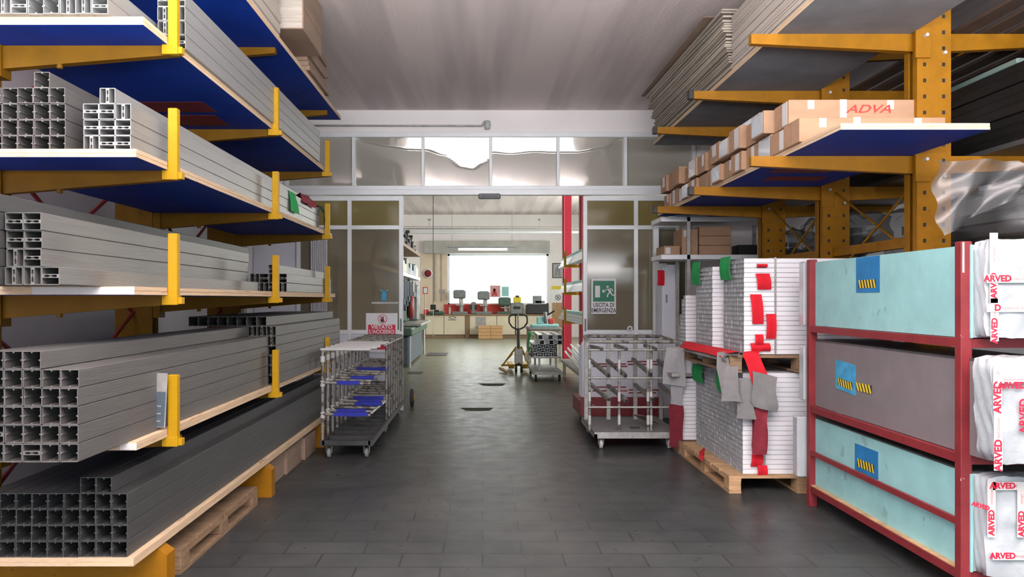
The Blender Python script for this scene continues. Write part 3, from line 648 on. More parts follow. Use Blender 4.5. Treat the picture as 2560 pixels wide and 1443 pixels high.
for k in range(14):
    d = .30; x0 = 2.23+R.uniform(-.02, .03) if k else 2.23; L = R.choice((1.0, .9, .95)); h = .172+R.uniform(-.02, .01)
    if k == 0: h = .172; L = 1.03
    wr = k in (2, 6, 10)
    e = longbox(x0, min(x0+L, 3.26), yy, yy+d-.01, zb, zb+h, 'card', '%s box along the lower row on the blue board, %s' % (NW[k], 'with white wrapped end' if wr else 'plain brown end'), tapes=k == 0, wrap=wr)
    if k < 13:
        h2 = .19+R.uniform(-.03, .01); wr2 = k in (1, 4, 8)
        x2 = 2.27 if k == 0 else 2.22+R.uniform(-.03, .05); zt = zb+.185
        y2 = yy+.30 if k == 0 else yy+.30; d2 = .29 if k else .29
        e2 = longbox(x2, x2+.95, y2, y2+d2, zt, zt+h2, 'card', '%s box along the upper row above the blue board, %s' % (NW[k], 'with white wrapped end' if wr2 else 'brown end'), tapes=k == 0, wrap=wr2)
        if k == 0:
            o = text('red_print', 'ADVA', .085, (2.86, y2-.002, zt+.115), FRONT, 'redprint', e2, shear=.35, sx=1.45, bold=.001)
            b = MB()
    yy += d
b = MB(); 
o = MB().cbox(2.28, 2.75, 6.55, 7.2, zb+.385, zb+.43).build('white_carton', 'white_gloss', label='flat white carton lying on top of the brown boxes', cat='carton')

# rear side of the right rack: black profiles, film-wrapped bundles, tube lamp
for r in range(8):
    for c in range(1):
        prof(pK, 3.75+.01*(r % 3)+c*.08, 2.6+R.uniform(0, .3), 2.70+r*.07, 7.6, 'black profile, %s row up, long dark stack behind the right rack' % ORD[r], 'black profiles behind the right rack', 'black_profile')
MB().box(3.7, 4.7, 2.6, 10.3, 2.665, 2.70).build('shelf_board', 'darksheet', label='dark board under the black profiles behind the right rack', cat='board')
MB().box(3.85, 4.7, 2.7, 10.2, 2.705, 3.24).build('dark_crate', 'darksheet', label='large dark crate behind the stack of black profiles', cat='crate')
MB().box(3.5, 4.7, 4.4, 10.3, 1.75, 1.79).build('shelf_board', 'wood_dark', label='brown board low on the back side of the right rack', cat='board')
def bundle(name, cx, y0, y1, cz, rx, rz, label, seed):
    rr_ = random.Random(seed); e = empty(name, (cx, (y0+y1)/2, cz-rz), label, 'bundle')
    N = 28; K = 40; a = [rr_.uniform(0, 6) for _ in range(5)]
    def fn(u, v):
        th = 2*PI*u; w = 1+.10*math.sin(5*th+a[0]+9*v)+.08*math.sin(11*th+a[1]-13*v)+.05*math.sin(23*v+a[2]+3*th)
        pin = min(1, .25+6*v) if v < .13 else 1
        return (cx+rx*w*math.cos(th)*pin, y0+(y1-y0)*v, cz+rz*w*math.sin(th)*pin)
    MB().sheet(fn, N, K, .0015, (0, 0, 1)).build('plastic_film', 'wrap', e)
    for j, (dx, dz) in enumerate(((-.5, -.3), (0, -.3), (.45, -.3), (-.3, .15), (.2, .15))):
        MB().box(cx+rx*dx-.05, cx+rx*dx+.05, y0+.25+.05*j, y1-.2, cz+rz*dz-.04, cz+rz*dz+.04).build('inner_profile', 'greysheet' if j < 3 else 'alu', e)
    return e
bundle('wrapped_bundle', 3.95, 5.25, 7.4, 2.18, .36, .24, 'clear plastic-wrapped bundle of profiles to the right of nearest punched column', 4)
bundle('wrapped_bundle', 3.78, 7.7, 9.0, 2.26, .30, .22, 'clear plastic-wrapped bundle between the nearest and second punched columns', 9)
bundle('wrapped_bundle', 3.75, 9.3, 9.95, 2.22, .28, .2, 'clear plastic-wrapped bundle beyond the second punched column', 12)
def tail(u, v): return (3.05+.55*v*.4+.18*u+.02*math.sin(12*u+6*v), 5.15+.05*math.sin(9*u)+.1*v, 1.93+.55*v-.05*u*v)
MB().sheet(lambda u, v: (PX(2345+(2560-2345)*u, 5.2)+.02*math.sin(14*v+5*u), 5.2+.05*math.sin(9*u+4*v), PZ(400+60*math.sin(u*3.1)*0+(590-400)*(v)*(1-.55*u)-20*u*0, 5.2)), 24, 20, .001, (0, 1, 0)).build('plastic_film', 'wrap', label='crumpled clear film hanging over the end of the wrapped bundle', cat='film')
o = MB().bar((3.45, 5.0, 2.12), (4.6, 5.1, 2.42), .10, .05).build('pale_profile', 'alu', label='pale profile lying slanted under clear film behind the red rack', cat='profile')
MB().cbox(3.76, 3.82, 5.6, 6.9, 3.262, 3.30, .006).build('pale_green_bar', 'pale_bar', label='short pale green bar lying on top of the black profiles', cat='bar')
for k in range(6):  # planks added so the bright ceiling behind the rack reads dark
    MB().box(3.50+k*.21, 3.63+k*.21, 2.5, 10.2, 3.575, 3.60).build('ceiling_mask_plank', 'plank_dark', label='dark plank added to mask the ceiling, upper rear arms of right rack, %s from column' % ORN[k], cat='plank', group='dark planks added to mask the ceiling over the right rear arms')

# ------------------------------------------------------------------ red oxide rack in the right foreground
YN, YF = 4.22, 6.16; XR0, XR1 = 2.52, 2.58; XB = 3.10
rk = empty('panel_rack', (2.8, 5.2, 0), 'dark red welded steel rack holding panel packs in the right foreground', 'rack')
for x in (XR0, XB):
    for y in (YN, YF):
        MB().cbox(x, x+.06, y-.03, y+.03, .0, 1.905, .004).build('post', 'redox', rk)
for h in (1.37, .755, .14):
    for x in (XR0, XB): MB().box(x+.004, x+.045, YN+.03, YF-.03, h-.025, h+.022).build('side_rail', 'redox', rk)
    for y in (YN, YF): MB().box(XR0+.06, XB, y-.026, y+.022, h-.027, h+.020).build('cross_rail', 'redox', rk)
MB().box(XR0+.002, XR0+.022, YN+.03, YF-.03, .40, .435).build('guard_rail', 'redox', rk)
MB().box(XR0+.008, XR0+.05, YN+.035, YF-.035, .163, .170).build('wooden_strip', 'wood', rk)
MB().box(XR0+.05, XR0+.054, YN-.0315, YN-.0302, 1.77, 1.89).build('white_sticker', 'white_tape', rk)
MB().box(XR0+.006, XR0+.016, YN-.032, YN-.0302, 1.74, 1.90).build('white_sticker', 'white_tape', rk)
def paper(e, y0, y1, z0, z1, x, m='bluepaper', tilt=0, hz=(0.15, .42)):
    b = MB(); b.prism([(y0, z0), (y1, z0+tilt), (y1, z1+tilt), (y0, z1)], 0, x-.003, x-.0015); o = b.build('blue_sheet', m, e)
    b = MB(); n = 6; a0 = y0+(y1-y0)*hz[0]; a1 = y1-(y1-y0)*.12; hh = z0+.03
    MB().prism([(a0, hh), (a1, hh+tilt*.8), (a1, hh+.055+tilt*.8), (a0, hh+.055)], 0, x-.0045, x-.0035).build('hazard_strip', 'inkblack', o)
    for j in range(n):
        q = a0+(a1-a0)*j/n; w = (a1-a0)/n*.45; tl = tilt*.8*(j/n)
        b.prism([(q, hh+tl), (q+w, hh+tl), (q+w+.02, hh+.055+tl), (q+.02, hh+.055+tl)], 0, x-.0055, x-.0047)
    b.build('hazard_stripes', 'hazyellow', o)
    return o
def pack(x0, x1, y0, y1, z0, z1, face, label, lean=0):
    e = empty('panel_pack', ((x0+x1)/2, (y0+y1)/2, z0), label, 'panel pack')
    MB().box(x0, x0+.012, y0+.01, y1, z0, z1).build('outer_sheet', face, e)
    n = 16; b = MB()
    for k in range(n):
        a = x0+.014+(x1-x0-.016)*k/n; b.box(a, a+(x1-x0)/n-.005, y0+.02+.012*((k*7) % 3), y1-.01, z0+.002, z1-.012*((k*5) % 3))
    b.build('inner_sheets', 'film_edge', e)
    return e
x0 = XR0+.045
pt = pack(x0, 3.06, 4.17, 6.28, 1.395, 1.885, 'cyan', 'topmost panel pack in the red rack, pale green side sheet')
pm = pack(x0, 3.06, 4.03, 6.26, .78, 1.275, 'greysheet', 'middle panel pack in the red rack, grey-brown side sheet')
pb = pack(x0, 3.06, 4.17, 6.30, .165, .68, 'cyan', 'lowest panel pack in the red rack, pale green side sheet')
def wrapend(e, xw0, xw1, y0, y1, z0, z1, skew=.0, seed=1):
    """crumpled white film over the near end of a pack: rounded block"""
    rr_ = random.Random(seed); a = [rr_.uniform(0, 6) for _ in range(4)]
    cx, cz = (xw0+xw1)/2, (z0+z1)/2; hx, hz = (xw1-xw0)/2, (z1-z0)/2; N = 48
    def fn(u, v):
        th = 2*PI*u; c, s_ = math.cos(th), math.sin(th); p = 16
        r = 1/((abs(c)**p+abs(s_)**p)**(1/p)); wv = 1+.012*math.sin(9*th+a[0]+12*v)+.008*math.sin(21*th+a[1])
        return (cx+hx*r*c*wv+skew*s_*hz, y0+(y1-y0)*v+.006*math.sin(7*th+a[2]), cz+hz*r*s_*wv)
    b = MB().sheet(fn, N, 10, .001, (0, 1, 0))
    def cap(u, v):
        th = 2*PI*u; c, s_ = math.cos(th), math.sin(th); p = 16; r = v/((abs(c)**p+abs(s_)**p)**(1/p)); wv = 1+.012*math.sin(9*th+a[0])+.008*math.sin(21*th+a[1])
        X = cx+hx*r*c*wv+skew*s_*v*hz; Z = cz+hz*r*s_*wv
        return (X, y0+.006*math.sin(7*th+a[2])*v-.012*(1-v**4)-.005*math.sin(X*40+a[0])*math.sin(Z*23+X*11+a[3])*(1-v**3), Z)
    b.sheet(cap, N, 14, .001, (0, 1, 0))
    return b.build('white_film', 'film', e)
def tape_print(e, x, y, z, vert, big, small, size=.05, m='redink', L=.3):
    rot = (PI/2, -PI/2, 0) if vert else FRONT
    b = MB(); w = .034
    if vert: b.box(x-w/2-.004, x+w/2+.004, y+.001, y+.003, z-L/2, z+L/2)
    else: b.box(x-L/2, x+L/2, y+.001, y+.003, z-w/2-.004, z+w/2+.004)
    b.build('printed_tape', 'white_tape', e)
    if vert:
        text('lettering', big, size, (x, y, z-L*.25), rot, m, e, bold=.0016); text('lettering', small, size*.5, (x, y, z+L*.2), rot, 'pinkink', e)
    else:
        text('lettering', big, size, (x-L*.25, y, z), rot, m, e, bold=.0016); text('lettering', small, size*.5, (x+L*.2, y, z), rot, 'pinkink', e)
wrapend(pt, PX(2462, 4.1), 3.05, 4.1, 4.20, 1.40, PZ(598, 4.1), .0, 2)
yt = 4.078
tape_print(pt, PX(2485, yt), yt, PZ(670, yt), True, 'ARVED', 'exhibition', .042, L=.36)
tape_print(pt, PX(2487, yt), yt, PZ(800, yt), True, 'ARVED', 'design', .042, L=.22)
tape_print(pt, PX(2520, yt), yt-.004, PZ(697, yt), False, 'ARVED', 'exhibition design', .045, L=.22)
tape_print(pt, PX(2520, yt), yt-.004, PZ(770, yt), False, 'D', 'exhibition design', .045, L=.22)
wrapend(pm, PX(2474, 3.94), 3.05, 3.92, 4.06, .785, PZ(893, 3.94), -.06, 5)
ym = 3.898
tape_print(pm, PX(2495, ym), ym-.004, PZ(1100, ym), True, 'ARVED', 'exhibition', .05, L=.30)
tape_print(pm, PX(2493, ym), ym-.004, PZ(965, ym), True, 'ARVED', 'design', .05, L=.22)
tape_print(pm, PX(2533, ym), ym-.006, PZ(948, ym), False, '', 'exhibition design', .05, L=.16)
text('lettering', 'ARVED', .045, (PX(2528, ym), ym-.008, PZ(964, ym)), FRONT, 'redink', pm, bold=.0016)
text('lettering', 'ARVED', .055, (PX(2557, ym), ym-.008, PZ(1040, ym)), (PI/2, -PI/2, 0), 'redink', pm, bold=.0016)
wrapend(pb, PX(2462, 4.1), 3.05, 4.1, 4.20, .165, PZ(1192, 4.1), .0, 7)
tape_print(pb, PX(2478, yt), yt-.004, PZ(1270, yt), True, 'ARVED', 'exhibition', .042, L=.3)
tape_print(pb, PX(2530, yt), yt-.004, PZ(1215, yt), False, 'ARVED', 'exhibition', .042, L=.2)
tape_print(pb, PX(2530, yt), yt-.004, PZ(1390, yt), False, 'ARVED', 'design', .042, L=.2)
tape_print(pb, PX(2552, yt), yt-.006, PZ(1275, yt), True, 'ARVED', 'design', .042, L=.28)
text('lettering', 'ARVED', .03, (PX(2450, yt), yt-.006, PZ(1265, yt)), (PI/2, .3, 0), 'redink', pb, bold=.0014)
def YatX(px): return x0*F/(px-VX)
def yz(px, py): y = x0*F/(px-VX); return y, PZ(py, y)
ya, za = yz(2141, 645); yb, zb_ = yz(2200, 731); paper(pt, yb, ya, zb_, za, x0)
ya, za = yz(2090, 905); yb, zb_ = yz(2140, 990); paper(pm, yb, ya, zb_-.0, za, x0, 'lightblue', .02)
ya, za = yz(2142, 960); yb, zb_ = yz(2180, 985)
b = MB()
n = 5
for j in range(n):
    q = yb+(ya-yb)*j/n; w = (ya-yb)/n*.5; b.prism([(q, zb_+.0), (q+w, zb_+.0), (q+w+.03, zb_+.055), (q+.03, zb_+.055)], 0, x0-.0045, x0-.003)
b.build('hazard_stripes', 'hazyellow', pm)
MB().prism([(yb, zb_), (ya, zb_), (ya, zb_+.055), (yb, zb_+.055)], 0, x0-.003, x0-.0015).build('hazard_strip', 'inkblack', pm)
ya, za = yz(2138, 1108); yb, zb_ = yz(2196, 1200); paper(pb, yb, ya, zb_, za, x0)
# lids between packs (top of the pack seen under the rail)
MB().box(x0+.0, 3.06, 4.06, 6.24, 1.2755, 1.288).build('dark_cover_sheet', 'darksheet', pm)
MB().box(x0, 3.06, 4.2, 6.28, .6805, .69).build('dark_cover_sheet', 'darksheet', pb)
# far wrapped edges poking past the far post
for (py0, py1, e, w) in ((655, 815, pt, .0), (865, 1000, pm, .0), (1040, 1190, pb, .05)):
    z1, z0 = PZ(py0, 6.3), PZ(py1, 6.3)
    MB().cbox(x0-.045-w, x0+.04, 6.24, 6.34, max(z0, .17), z1, .01).build('white_film', 'film', e)

# ------------------------------------------------------------------ white profiles on pallets
pw, ph_ = .0785, .0382; t = .005
def white_mesh():
    bm = bmesh.new(); es = []
    cc = .002
    for loop in ([(cc, 0), (pw-cc, 0), (pw, cc), (pw, ph_-cc), (pw-cc, ph_), (cc, ph_), (0, ph_-cc), (0, cc)], [(t, t), (pw/2-.002, t), (pw/2-.002, ph_-t), (t, ph_-t)], [(pw/2+.002, t), (pw-t, t), (pw-t, ph_-t), (pw/2+.002, ph_-t)]):
        vs = [bm.verts.new((0, y, z)) for y, z in loop]; es += [bm.edges.new((a, b)) for a, b in zip(vs, vs[1:]+vs[:1])]
    bmesh.ops.triangle_fill(bm, edges=es, use_beauty=True); r = bmesh.ops.extrude_face_region(bm, geom=list(bm.faces))
    bmesh.ops.translate(bm, verts=[g for g in r['geom'] if isinstance(g, bmesh.types.BMVert)], vec=(1.15, 0, 0)); bmesh.ops.recalc_face_normals(bm, faces=bm.faces)
    me = bpy.data.meshes.new('white_profile')
    for f in bm.faces:
        c = f.calc_center_median(); f.material_index = 1 if (.001 < c.y < pw-.001 and .001 < c.z < ph_-.001) else 0
    bm.to_mesh(me); bm.free(); me.materials.append(M['white_coat']); me.materials.append(M['alu_raw']); return me
wme = white_mesh()
WX = 2.165; rmi = []; wmi = [p.material_index for p in wme.polygons]; rest = MB(); wv = [tuple(v.co) for v in wme.vertices]; wf = [tuple(p.vertices) for p in wme.polygons]
def wstack(x, y0, cols, z0, rows, indiv, where, skip=None):
    for c in range(cols):
        for r in range(rows - (skip[c] if skip else 0)):
            px = x+R.uniform(-.0015, .0015); yy = y0+c*.08; zz = z0+r*.04
            if c < indiv:
                o = bpy.data.objects.new('white_profile', wme); COL.objects.link(o); o.location = (px, yy, zz)
                tag(o, 'white profile, %s row up, %s from the front, in the %s' % (ORD[r], ORN[c], where), 'profile', 'white profiles in the %s' % where)
            else:
                rest.add([(a+px, b_+yy, c_+zz) for a, b_, c_ in wv], wf); rmi.extend(wmi)
wstack(WX, 6.62, 18, .145, 21, 7, 'lower pallet load')
wstack(WX+.01, 6.62, 7, 1.14, 20, 7, 'upper front load')
wstack(WX-.045, 7.34, 7, 1.14, 19, 0, 'upper rear load')
wstack(WX-.06, 8.25, 4, 1.0, 16, 0, 'x', skip=[0, 1, 5, 8])
wstack(WX-.10, 8.25, 4, .14, 16, 0, 'x')
rest.build('white_profile', 'white_coat', label='remaining white profiles stacked behind the front loads on the right pallets', cat='profile', kind='stuff', fix=False)
o = bpy.data.objects[[n for n in bpy.data.objects.keys() if n.startswith('white_profile') and bpy.data.objects[n].get('kind') == 'stuff'][0]]; o.data.materials.append(M['alu_raw']); o.data.polygons.foreach_set('material_index', rmi)
pallet(2.03, 3.25, 6.55, 8.12, 0, 'wood', 'light wooden pallet on the floor under the lower white profiles')
pallet(2.04, 3.25, 6.56, 8.05, .992, 'wood_dark', 'dark wooden pallet between the two loads of white profiles')
MB().box(2.03, 3.2, 8.2, 8.65, .0, .135).build('pallet_block', 'wood_dark', label='dark timber base on the floor behind the light wooden pallet', cat='timber')
MB().box(1.95, 3.2, 8.2, 8.6, .80, .835).build('support_shelf', 'steel', label='thin grey shelf plate between stacks of short white profiles', cat='shelf')
MB().box(2.05, 3.2, 8.22, 8.56, .836, .995).build('white_block', 'white', label='white spacer block on the thin grey shelf plate', cat='block')
for x, z0, z1, n in ((PX(1940, 6.6), 1.14, 1.945, 'upper'), (PX(1913, 6.6), .15, .99, 'lower')):
    b = MB().box(x-.008, x+.008, 6.612, 6.6155, z0, z1); b.box(x-.008, x+.008, 6.612, 7.18, z1, z1+.003)
    b.build('strap', 'steel', label='grey strapping band round the %s load of white profiles' % n, cat='strap')
# felt strips on the near face
def felt(px0, py0, px1, py1, m, label, y=6.612, sk=0):
    xa, xb, zt, zl = PX(px0, y), PX(px1, y), PZ(py0, y), PZ(py1, y)
    MB().sheet(lambda u, v: (xa+(xb-xa)*u+sk*(1-v)*.05, y-.012-.02*math.sin(3.1*v)-.004*math.sin(7*u), zl+(zt-zl)*v), 6, 10, .004, (0, 1, 0)).build('felt_piece', m, label=label, cat='felt')
felt(1890, 660, 1916, 669, 'red', 'smallest red felt scrap, topmost on the upper white profiles')
felt(1888, 684, 1922, 724, 'red', 'square red felt piece, second down on the upper white profiles', sk=.3)
felt(1874, 736, 1902, 810, 'red', 'longest red felt piece, left one hanging on the upper white profiles', sk=.4)
felt(1914, 785, 1938, 847, 'red', 'red felt piece beside the grey strap on the upper white profiles')
felt(1886, 836, 1906, 862, 'red', 'small upright red felt piece low on the upper white profiles', y=6.595)
felt(1874, 858, 1922, 878, 'red', 'wide red felt piece lowest on the upper white profiles', sk=.2)
felt(1878, 1016, 1900, 1118, 'darkred', 'dark red felt strip hanging on the lower white profiles', y=6.60)
felt(1892, 1085, 1910, 1106, 'red', 'small red felt piece beside the dark red strip', y=6.595)
felt(1878, 1136, 1906, 1166, 'red', 'red felt piece near the bottom of the lower white profiles', sk=-.2)
felt(1892, 1163, 1916, 1194, 'red', 'lowest red felt piece just above the light pallet', y=6.6)
felt(1898, 960, 1912, 1130, 'bluefelt', 'narrow blue felt strip hanging beside the lower grey strap', y=6.607)
def efelt(px0, py0, px1, py1, m, label, X=WX):
    ya, yb = X*F/(px0-VX), X*F/(px1-VX); ym_ = (ya+yb)/2; zt, zl = PZ(py0, ym_), PZ(py1, ym_)
    MB().sheet(lambda u, v: (X-.02-.015*math.sin(3*v)-.004*math.sin(8*u), ya+(yb-ya)*u, zl+(zt-zl)*v), 6, 10, .004, (1, 0, 0)).build('felt_piece', m, label=label, cat='felt')
efelt(1808, 643, 1834, 700, 'green', 'green felt piece on the ends of the upper front white profiles')
efelt(1737, 655, 1757, 712, 'green', 'green felt piece on the ends of the upper rear white profiles', WX-.045)
efelt(1738, 912, 1764, 955, 'green', 'green felt piece, left of two under the dark pallet')
efelt(1799, 917, 1822, 980, 'green', 'green felt piece, right of two under the dark pallet')
# draped cloths over the dark pallet corner
def drape(pts, w, m, label, wdir, nz=.012, seed=1): rag('draped_cloth', pts, w, m, label, 'cloth', wdir, nz=nz*.5, seed=seed, th=.004)
drape([(2.16, 7.35, 1.155), (2.08, 7.35, 1.165), (2.015, 7.35, 1.14), (1.99, 7.35, 1.115)], 1.45, 'red', 'bright red felt laid along the aisle edge of the dark pallet', (0, 1, 0), .015, 2)
drape([(2.10, 7.2, 1.14), (2.03, 7.2, 1.135), (2.0, 7.2, 1.10), (1.99, 7.2, 1.085)], 1.3, 'greyfelt', 'grey felt showing under the bright red felt on the dark pallet', (0, 1, 0), .01, 4)
drape([(2.2, 6.75, 1.16), (2.06, 6.66, 1.15), (2.02, 6.56, 1.02), (2.03, 6.53, .86), (2.04, 6.52, .76)], .24, 'greyfelt', 'grey felt strip falling over the near corner of the dark pallet', (.65, -.25, 0), .02, 6)
drape([(2.25, 6.62, 1.17), (2.20, 6.53, 1.15), (2.23, 6.50, 1.05), (2.28, 6.49, .90), (2.30, 6.49, .82)], .14, 'red', 'long bright red strip falling over the near corner of dark pallet', (1, 0, .1), .01, 8)
drape([(2.3, 6.48, .99), (2.29, 6.47, .85), (2.29, 6.46, .76), (2.30, 6.465, .70)], .20, 'greyfelt', 'wide grey felt flap hanging in front of lower white profiles', (1, 0, -.25), .012, 11)
drape([(2.16, 6.53, .95), (2.15, 6.52, .8), (2.16, 6.51, .62)], .13, 'greyfelt', 'narrow grey felt tail left of the wide grey flap', (1, -.5, 0), .01, 15)
drape([(2.28, 6.50, .72), (2.27, 6.495, .62), (2.27, 6.5, .52), (2.265, 6.51, .33)], .11, 'darkred', 'dark red cloth tail below the wide grey flap', (1, 0, 0), .01, 13)
drape([(2.10, 8.3, 1.10), (2.02, 8.3, 1.08), (2.0, 8.3, .95), (2.0, 8.3, .70)], .32, 'whitefelt', 'pale felt piece hanging at the far corner of the dark pallet', (.45, -.9, 0), .01, 21)
drape([(2.03, 8.28, .72), (2.02, 8.28, .60), (2.02, 8.28, .5)], .18, 'whitefelt', 'short white felt tail under the pale hanging piece', (.45, -.9, 0), .006, 22)
drape([(2.02, 8.29, .50), (2.02, 8.29, .35), (2.02, 8.29, .05)], .22, 'darkred', 'brownish red cloth hanging to the floor beside the right trolley', (.45, -.9, 0), .006, 23)
drape([(2.12, 7.6, .152), (2.02, 7.4, .165), (2.0, 7.2, .16)], .30, 'red', 'folded red felt lying on the aisle edge of the light pallet', (.3, 1, 0), .012, 25)

# things behind: tall white locker, shelves with cartons
e = empty('white_locker', (PX(1672, 10.9), 10.9, 0), 'tall narrow white cabinet beside the right sliding door', 'cabinet')
xa, xb = PX(1655, 10.7), PX(1698, 10.7)
MB().cbox(xa, xb, 10.7, 11.1, 0, PZ(662, 10.7)).build('body', 'white_gloss', e)
MB().box(xa+.02, xb-.02, 10.695, 10.70, .05, PZ(668, 10.7)).build('door', 'white_gloss', e)
MB().box(xa+.05, xa+.07, 10.685, 10.695, 1.55, 1.66).build('handle', 'grey', e)
felt(1643, 676, 1660, 714, 'red', 'red felt tag hanging from the top of the narrow white cabinet', y=10.69)
MB().box(PX(1640, 10.69), PX(1665, 10.69), 10.66, 10.70, PZ(668, 10.69), PZ(659, 10.69)).build('white_block', 'nylon', label='white plastic clip on the corner of the narrow white cabinet', cat='clip')
# grey frame doorway trim
b = MB(); b.cbox(PX(1632, 11.3), PX(1646, 11.3), 11.26, 11.33, 0, PZ(570, 11.3)); b.cbox(PX(1632, 11.3), PX(1700, 11.3), 11.26, 11.33, PZ(570, 11.3), PZ(560, 11.3)+.03)
st('trim_3', b, 'alu_frame')
e = empty('storage_shelf', (2.9, 10.2, 0), 'steel shelf unit with cartons behind the white profile loads', 'shelf')
ys = 10.3
for z in (PZ(640, ys), PZ(548, ys)): MB().cbox(PX(1640, ys), PX(1905, ys), ys-.3, ys+.3, z-.06, z).build('shelf_board', 'alu_frame', e)
for x in (PX(1645, ys)+.3, PX(1900, ys)):
    for y in (ys-.28, ys+.28): MB().box(x, x+.04, y-.02, y+.02, 0, PZ(545, ys)).build('post', 'steel', e)
zs = PZ(640, ys)
CT = [(1660, 1700, 615, 'card', 'small brown carton at the aisle end of storage shelf'), (1705, 1745, 572, 'card', 'tall brown carton on the storage shelf beside the small carton')]
for k, (a, c, top, m, lab) in enumerate(CT):
    o = MB().cbox(PX(a, ys-.25), PX(c, ys-.25), ys-.25, ys+.2, zs+.001, PZ(top, ys-.25)).build('brown_carton', m, label=lab, cat='carton')
    MB().box(PX(a, ys-.25)+.02, PX(a, ys-.25)+.08, ys-.252, ys-.25, PZ(top, ys-.25)-.10, PZ(top, ys-.25)-.02).build('white_label', 'white_tape', o)
zt = zs
for k in range(3):
    h = .118; MB().cbox(PX(1748, ys-.25), PX(1828, ys-.25), ys-.25, ys+.2, zt+.001, zt+h, .006).build('flat_carton', 'card', label='%s of three flat brown cartons stacked on the storage shelf' % ['bottom', 'middle', 'top'][k], cat='carton'); zt += h+.002
z5 = PZ(548, ys)
for k, (a, c, m, lab) in enumerate([(1690, 1770, 'white_gloss', 'white carton on the upper storage shelf, aisle end'), (1775, 1830, 'card', 'brown carton on the upper storage shelf, in the middle'), (1835, 1900, 'white_gloss', 'white carton on the upper storage shelf, next to the far column')]):
    MB().cbox(PX(a, ys-.2), PX(c, ys-.2), ys-.2, ys+.2, z5+.001, z5+.10+.03*k).build('white_carton' if m != 'card' else 'brown_carton', m, label=lab, cat='carton')
MB().cbox(PX(1835, ys), PX(1880, ys), ys-.2, ys+.1, zs+.001, zs+.13).build('black_case', 'black', label='small black case beside the three flat cartons', cat='case')

# ------------------------------------------------------------------ casters
def caster(x, y, r, e, m='nylon', hz=.14):
    b = MB(); b.lathe((x, y, r), [(.004, -.018), (r*.5, -.02), (r, -.014), (r, .014), (r*.5, .02), (.004, .018)], 0, 20); w = b.build('wheel', m, e)
    MB().lathe((x, y, r), [(.001, -.026), (.01, -.026), (.01, .026), (.001, .026)], 0, 10).build('axle', 'steel', w)
    b = MB(); b.prism([(y-.012, r-.005), (y+.012, r-.005), (y+.035, hz-.005), (y-.03, hz-.005)], 0, x-.03, x-.025); b.prism([(y-.012, r-.005), (y+.012, r-.005), (y+.035, hz-.005), (y-.03, hz-.005)], 0, x+.025, x+.03); b.box(x-.035, x+.035, y-.04, y+.045, hz-.005, hz)
    b.build('fork', 'steel', e)

# ------------------------------------------------------------------ left trolley
tl = empty('frame_trolley', (-1.41, 9.4, 0), 'long dark trolley with worn tube frame and rungs beside left rack', 'trolley')
x0, x1 = -1.60, -1.12; y0, y1 = 7.95, 11.15
b = MB()
for x in (x0, x1): b.box(x-.02, x+.02, y0, y1, .13, .19)
for k in range(12): q = y0+(y1-y0-.03)*k/11; b.box(x0, x1, q, q+.03, .14, .185)
b.build('deck_frame', 'darksteel', tl)
MB().box(x0+.01, x1-.01, y0+.01, y1-.01, .132, .138).build('deck_plate', 'black', tl)
for x in (x0+.05, x1-.05):
    for y in (y0+.1, y1-.12, (y0+y1)/2): caster(x, y, .05, tl, 'grey', .13)
NP_ = 13
for k in range(NP_):
    q = y0+.02+(y1-y0-.04)*k/(NP_-1)
    post = MB().tube((x0, q, .19), (x0, q, 1.09), .016, 10).build('post', 'worn', tl)
    for h in (.44, .755, 1.0): MB().tube((x0, q, h-.03), (x0, q, h+.03), .024, 10).build('white_collar', 'nylon', post)
    MB().tube((x0-.02, q, 1.095), (x1+.03 if k % 3 else x1+.0, q, 1.095), .015, 10).build('rung', 'nylon' if k < 6 else 'worn', tl)
    for h in (.45, .765):
        MB().tube((x0-.02, q-.01, h), (x1-.03*(k % 2), q-.01, h-.012), .014, 8).build('rung', 'worn', tl)
    if k >= 5 or k == 0:
        pass
    if k >= 5: MB().tube((x1, q, .19), (x1, q, 1.09), .014, 8).build('post', 'worn', tl)
for h in (.42, .735, 1.07):
    for x in (x0, x1 if h > 1 else x1-.02): MB().tube((x, y0+.03 if x == x0 else y0+1.2, h), (x, y1, h), .013, 8).build('side_tube', 'steel', tl)
MB().tube((x1-.02, y0+.25, .43), (x1, y0+1.2, .42), .014, 8).build('side_tube', 'steel', tl)
for j, (k, h, a, c) in enumerate([(0, .45, .12, .46), (1, .45, .1, .4), (3, .45, .2, .5), (5, .45, .1, .45), (0, .765, .15, .38), (2, .765, .2, .45), (6, .765, .1, .48), (4, .45, .2, .46)]):
    q = y0+.02+(y1-y0-.04)*k/(NP_-1)-.01
    MB().sheet(lambda u, v, q=q, h=h, a=a, c=c: (x0+a+(c-a)*u, q-.02+.04*v*0-.022*math.cos(PI*v*1.0), h+.017-.035*abs(2*v-1)**2+.002*math.sin(9*u)), 8, 8, .004, (0, 0, 1)).build('felt_pad', 'bluefelt', label='blue felt pad over %s rung of left trolley, %s from near end' % ('lower' if h < .5 else 'upper', ORN[k]), cat='felt', group='blue felt pads on the left trolley')
def bag(u, v): return (x0+.15+.3*u, y0+.55+.25*v, .38-.10*math.sin(PI*u)*math.sin(PI*v)+.01*math.sin(20*u+9*v))
MB().sheet(bag, 12, 12, .003, (0, 0, 1)).build('film_sheet', 'wrap', label='crumpled clear film sagging inside the left trolley near its front', cat='film')
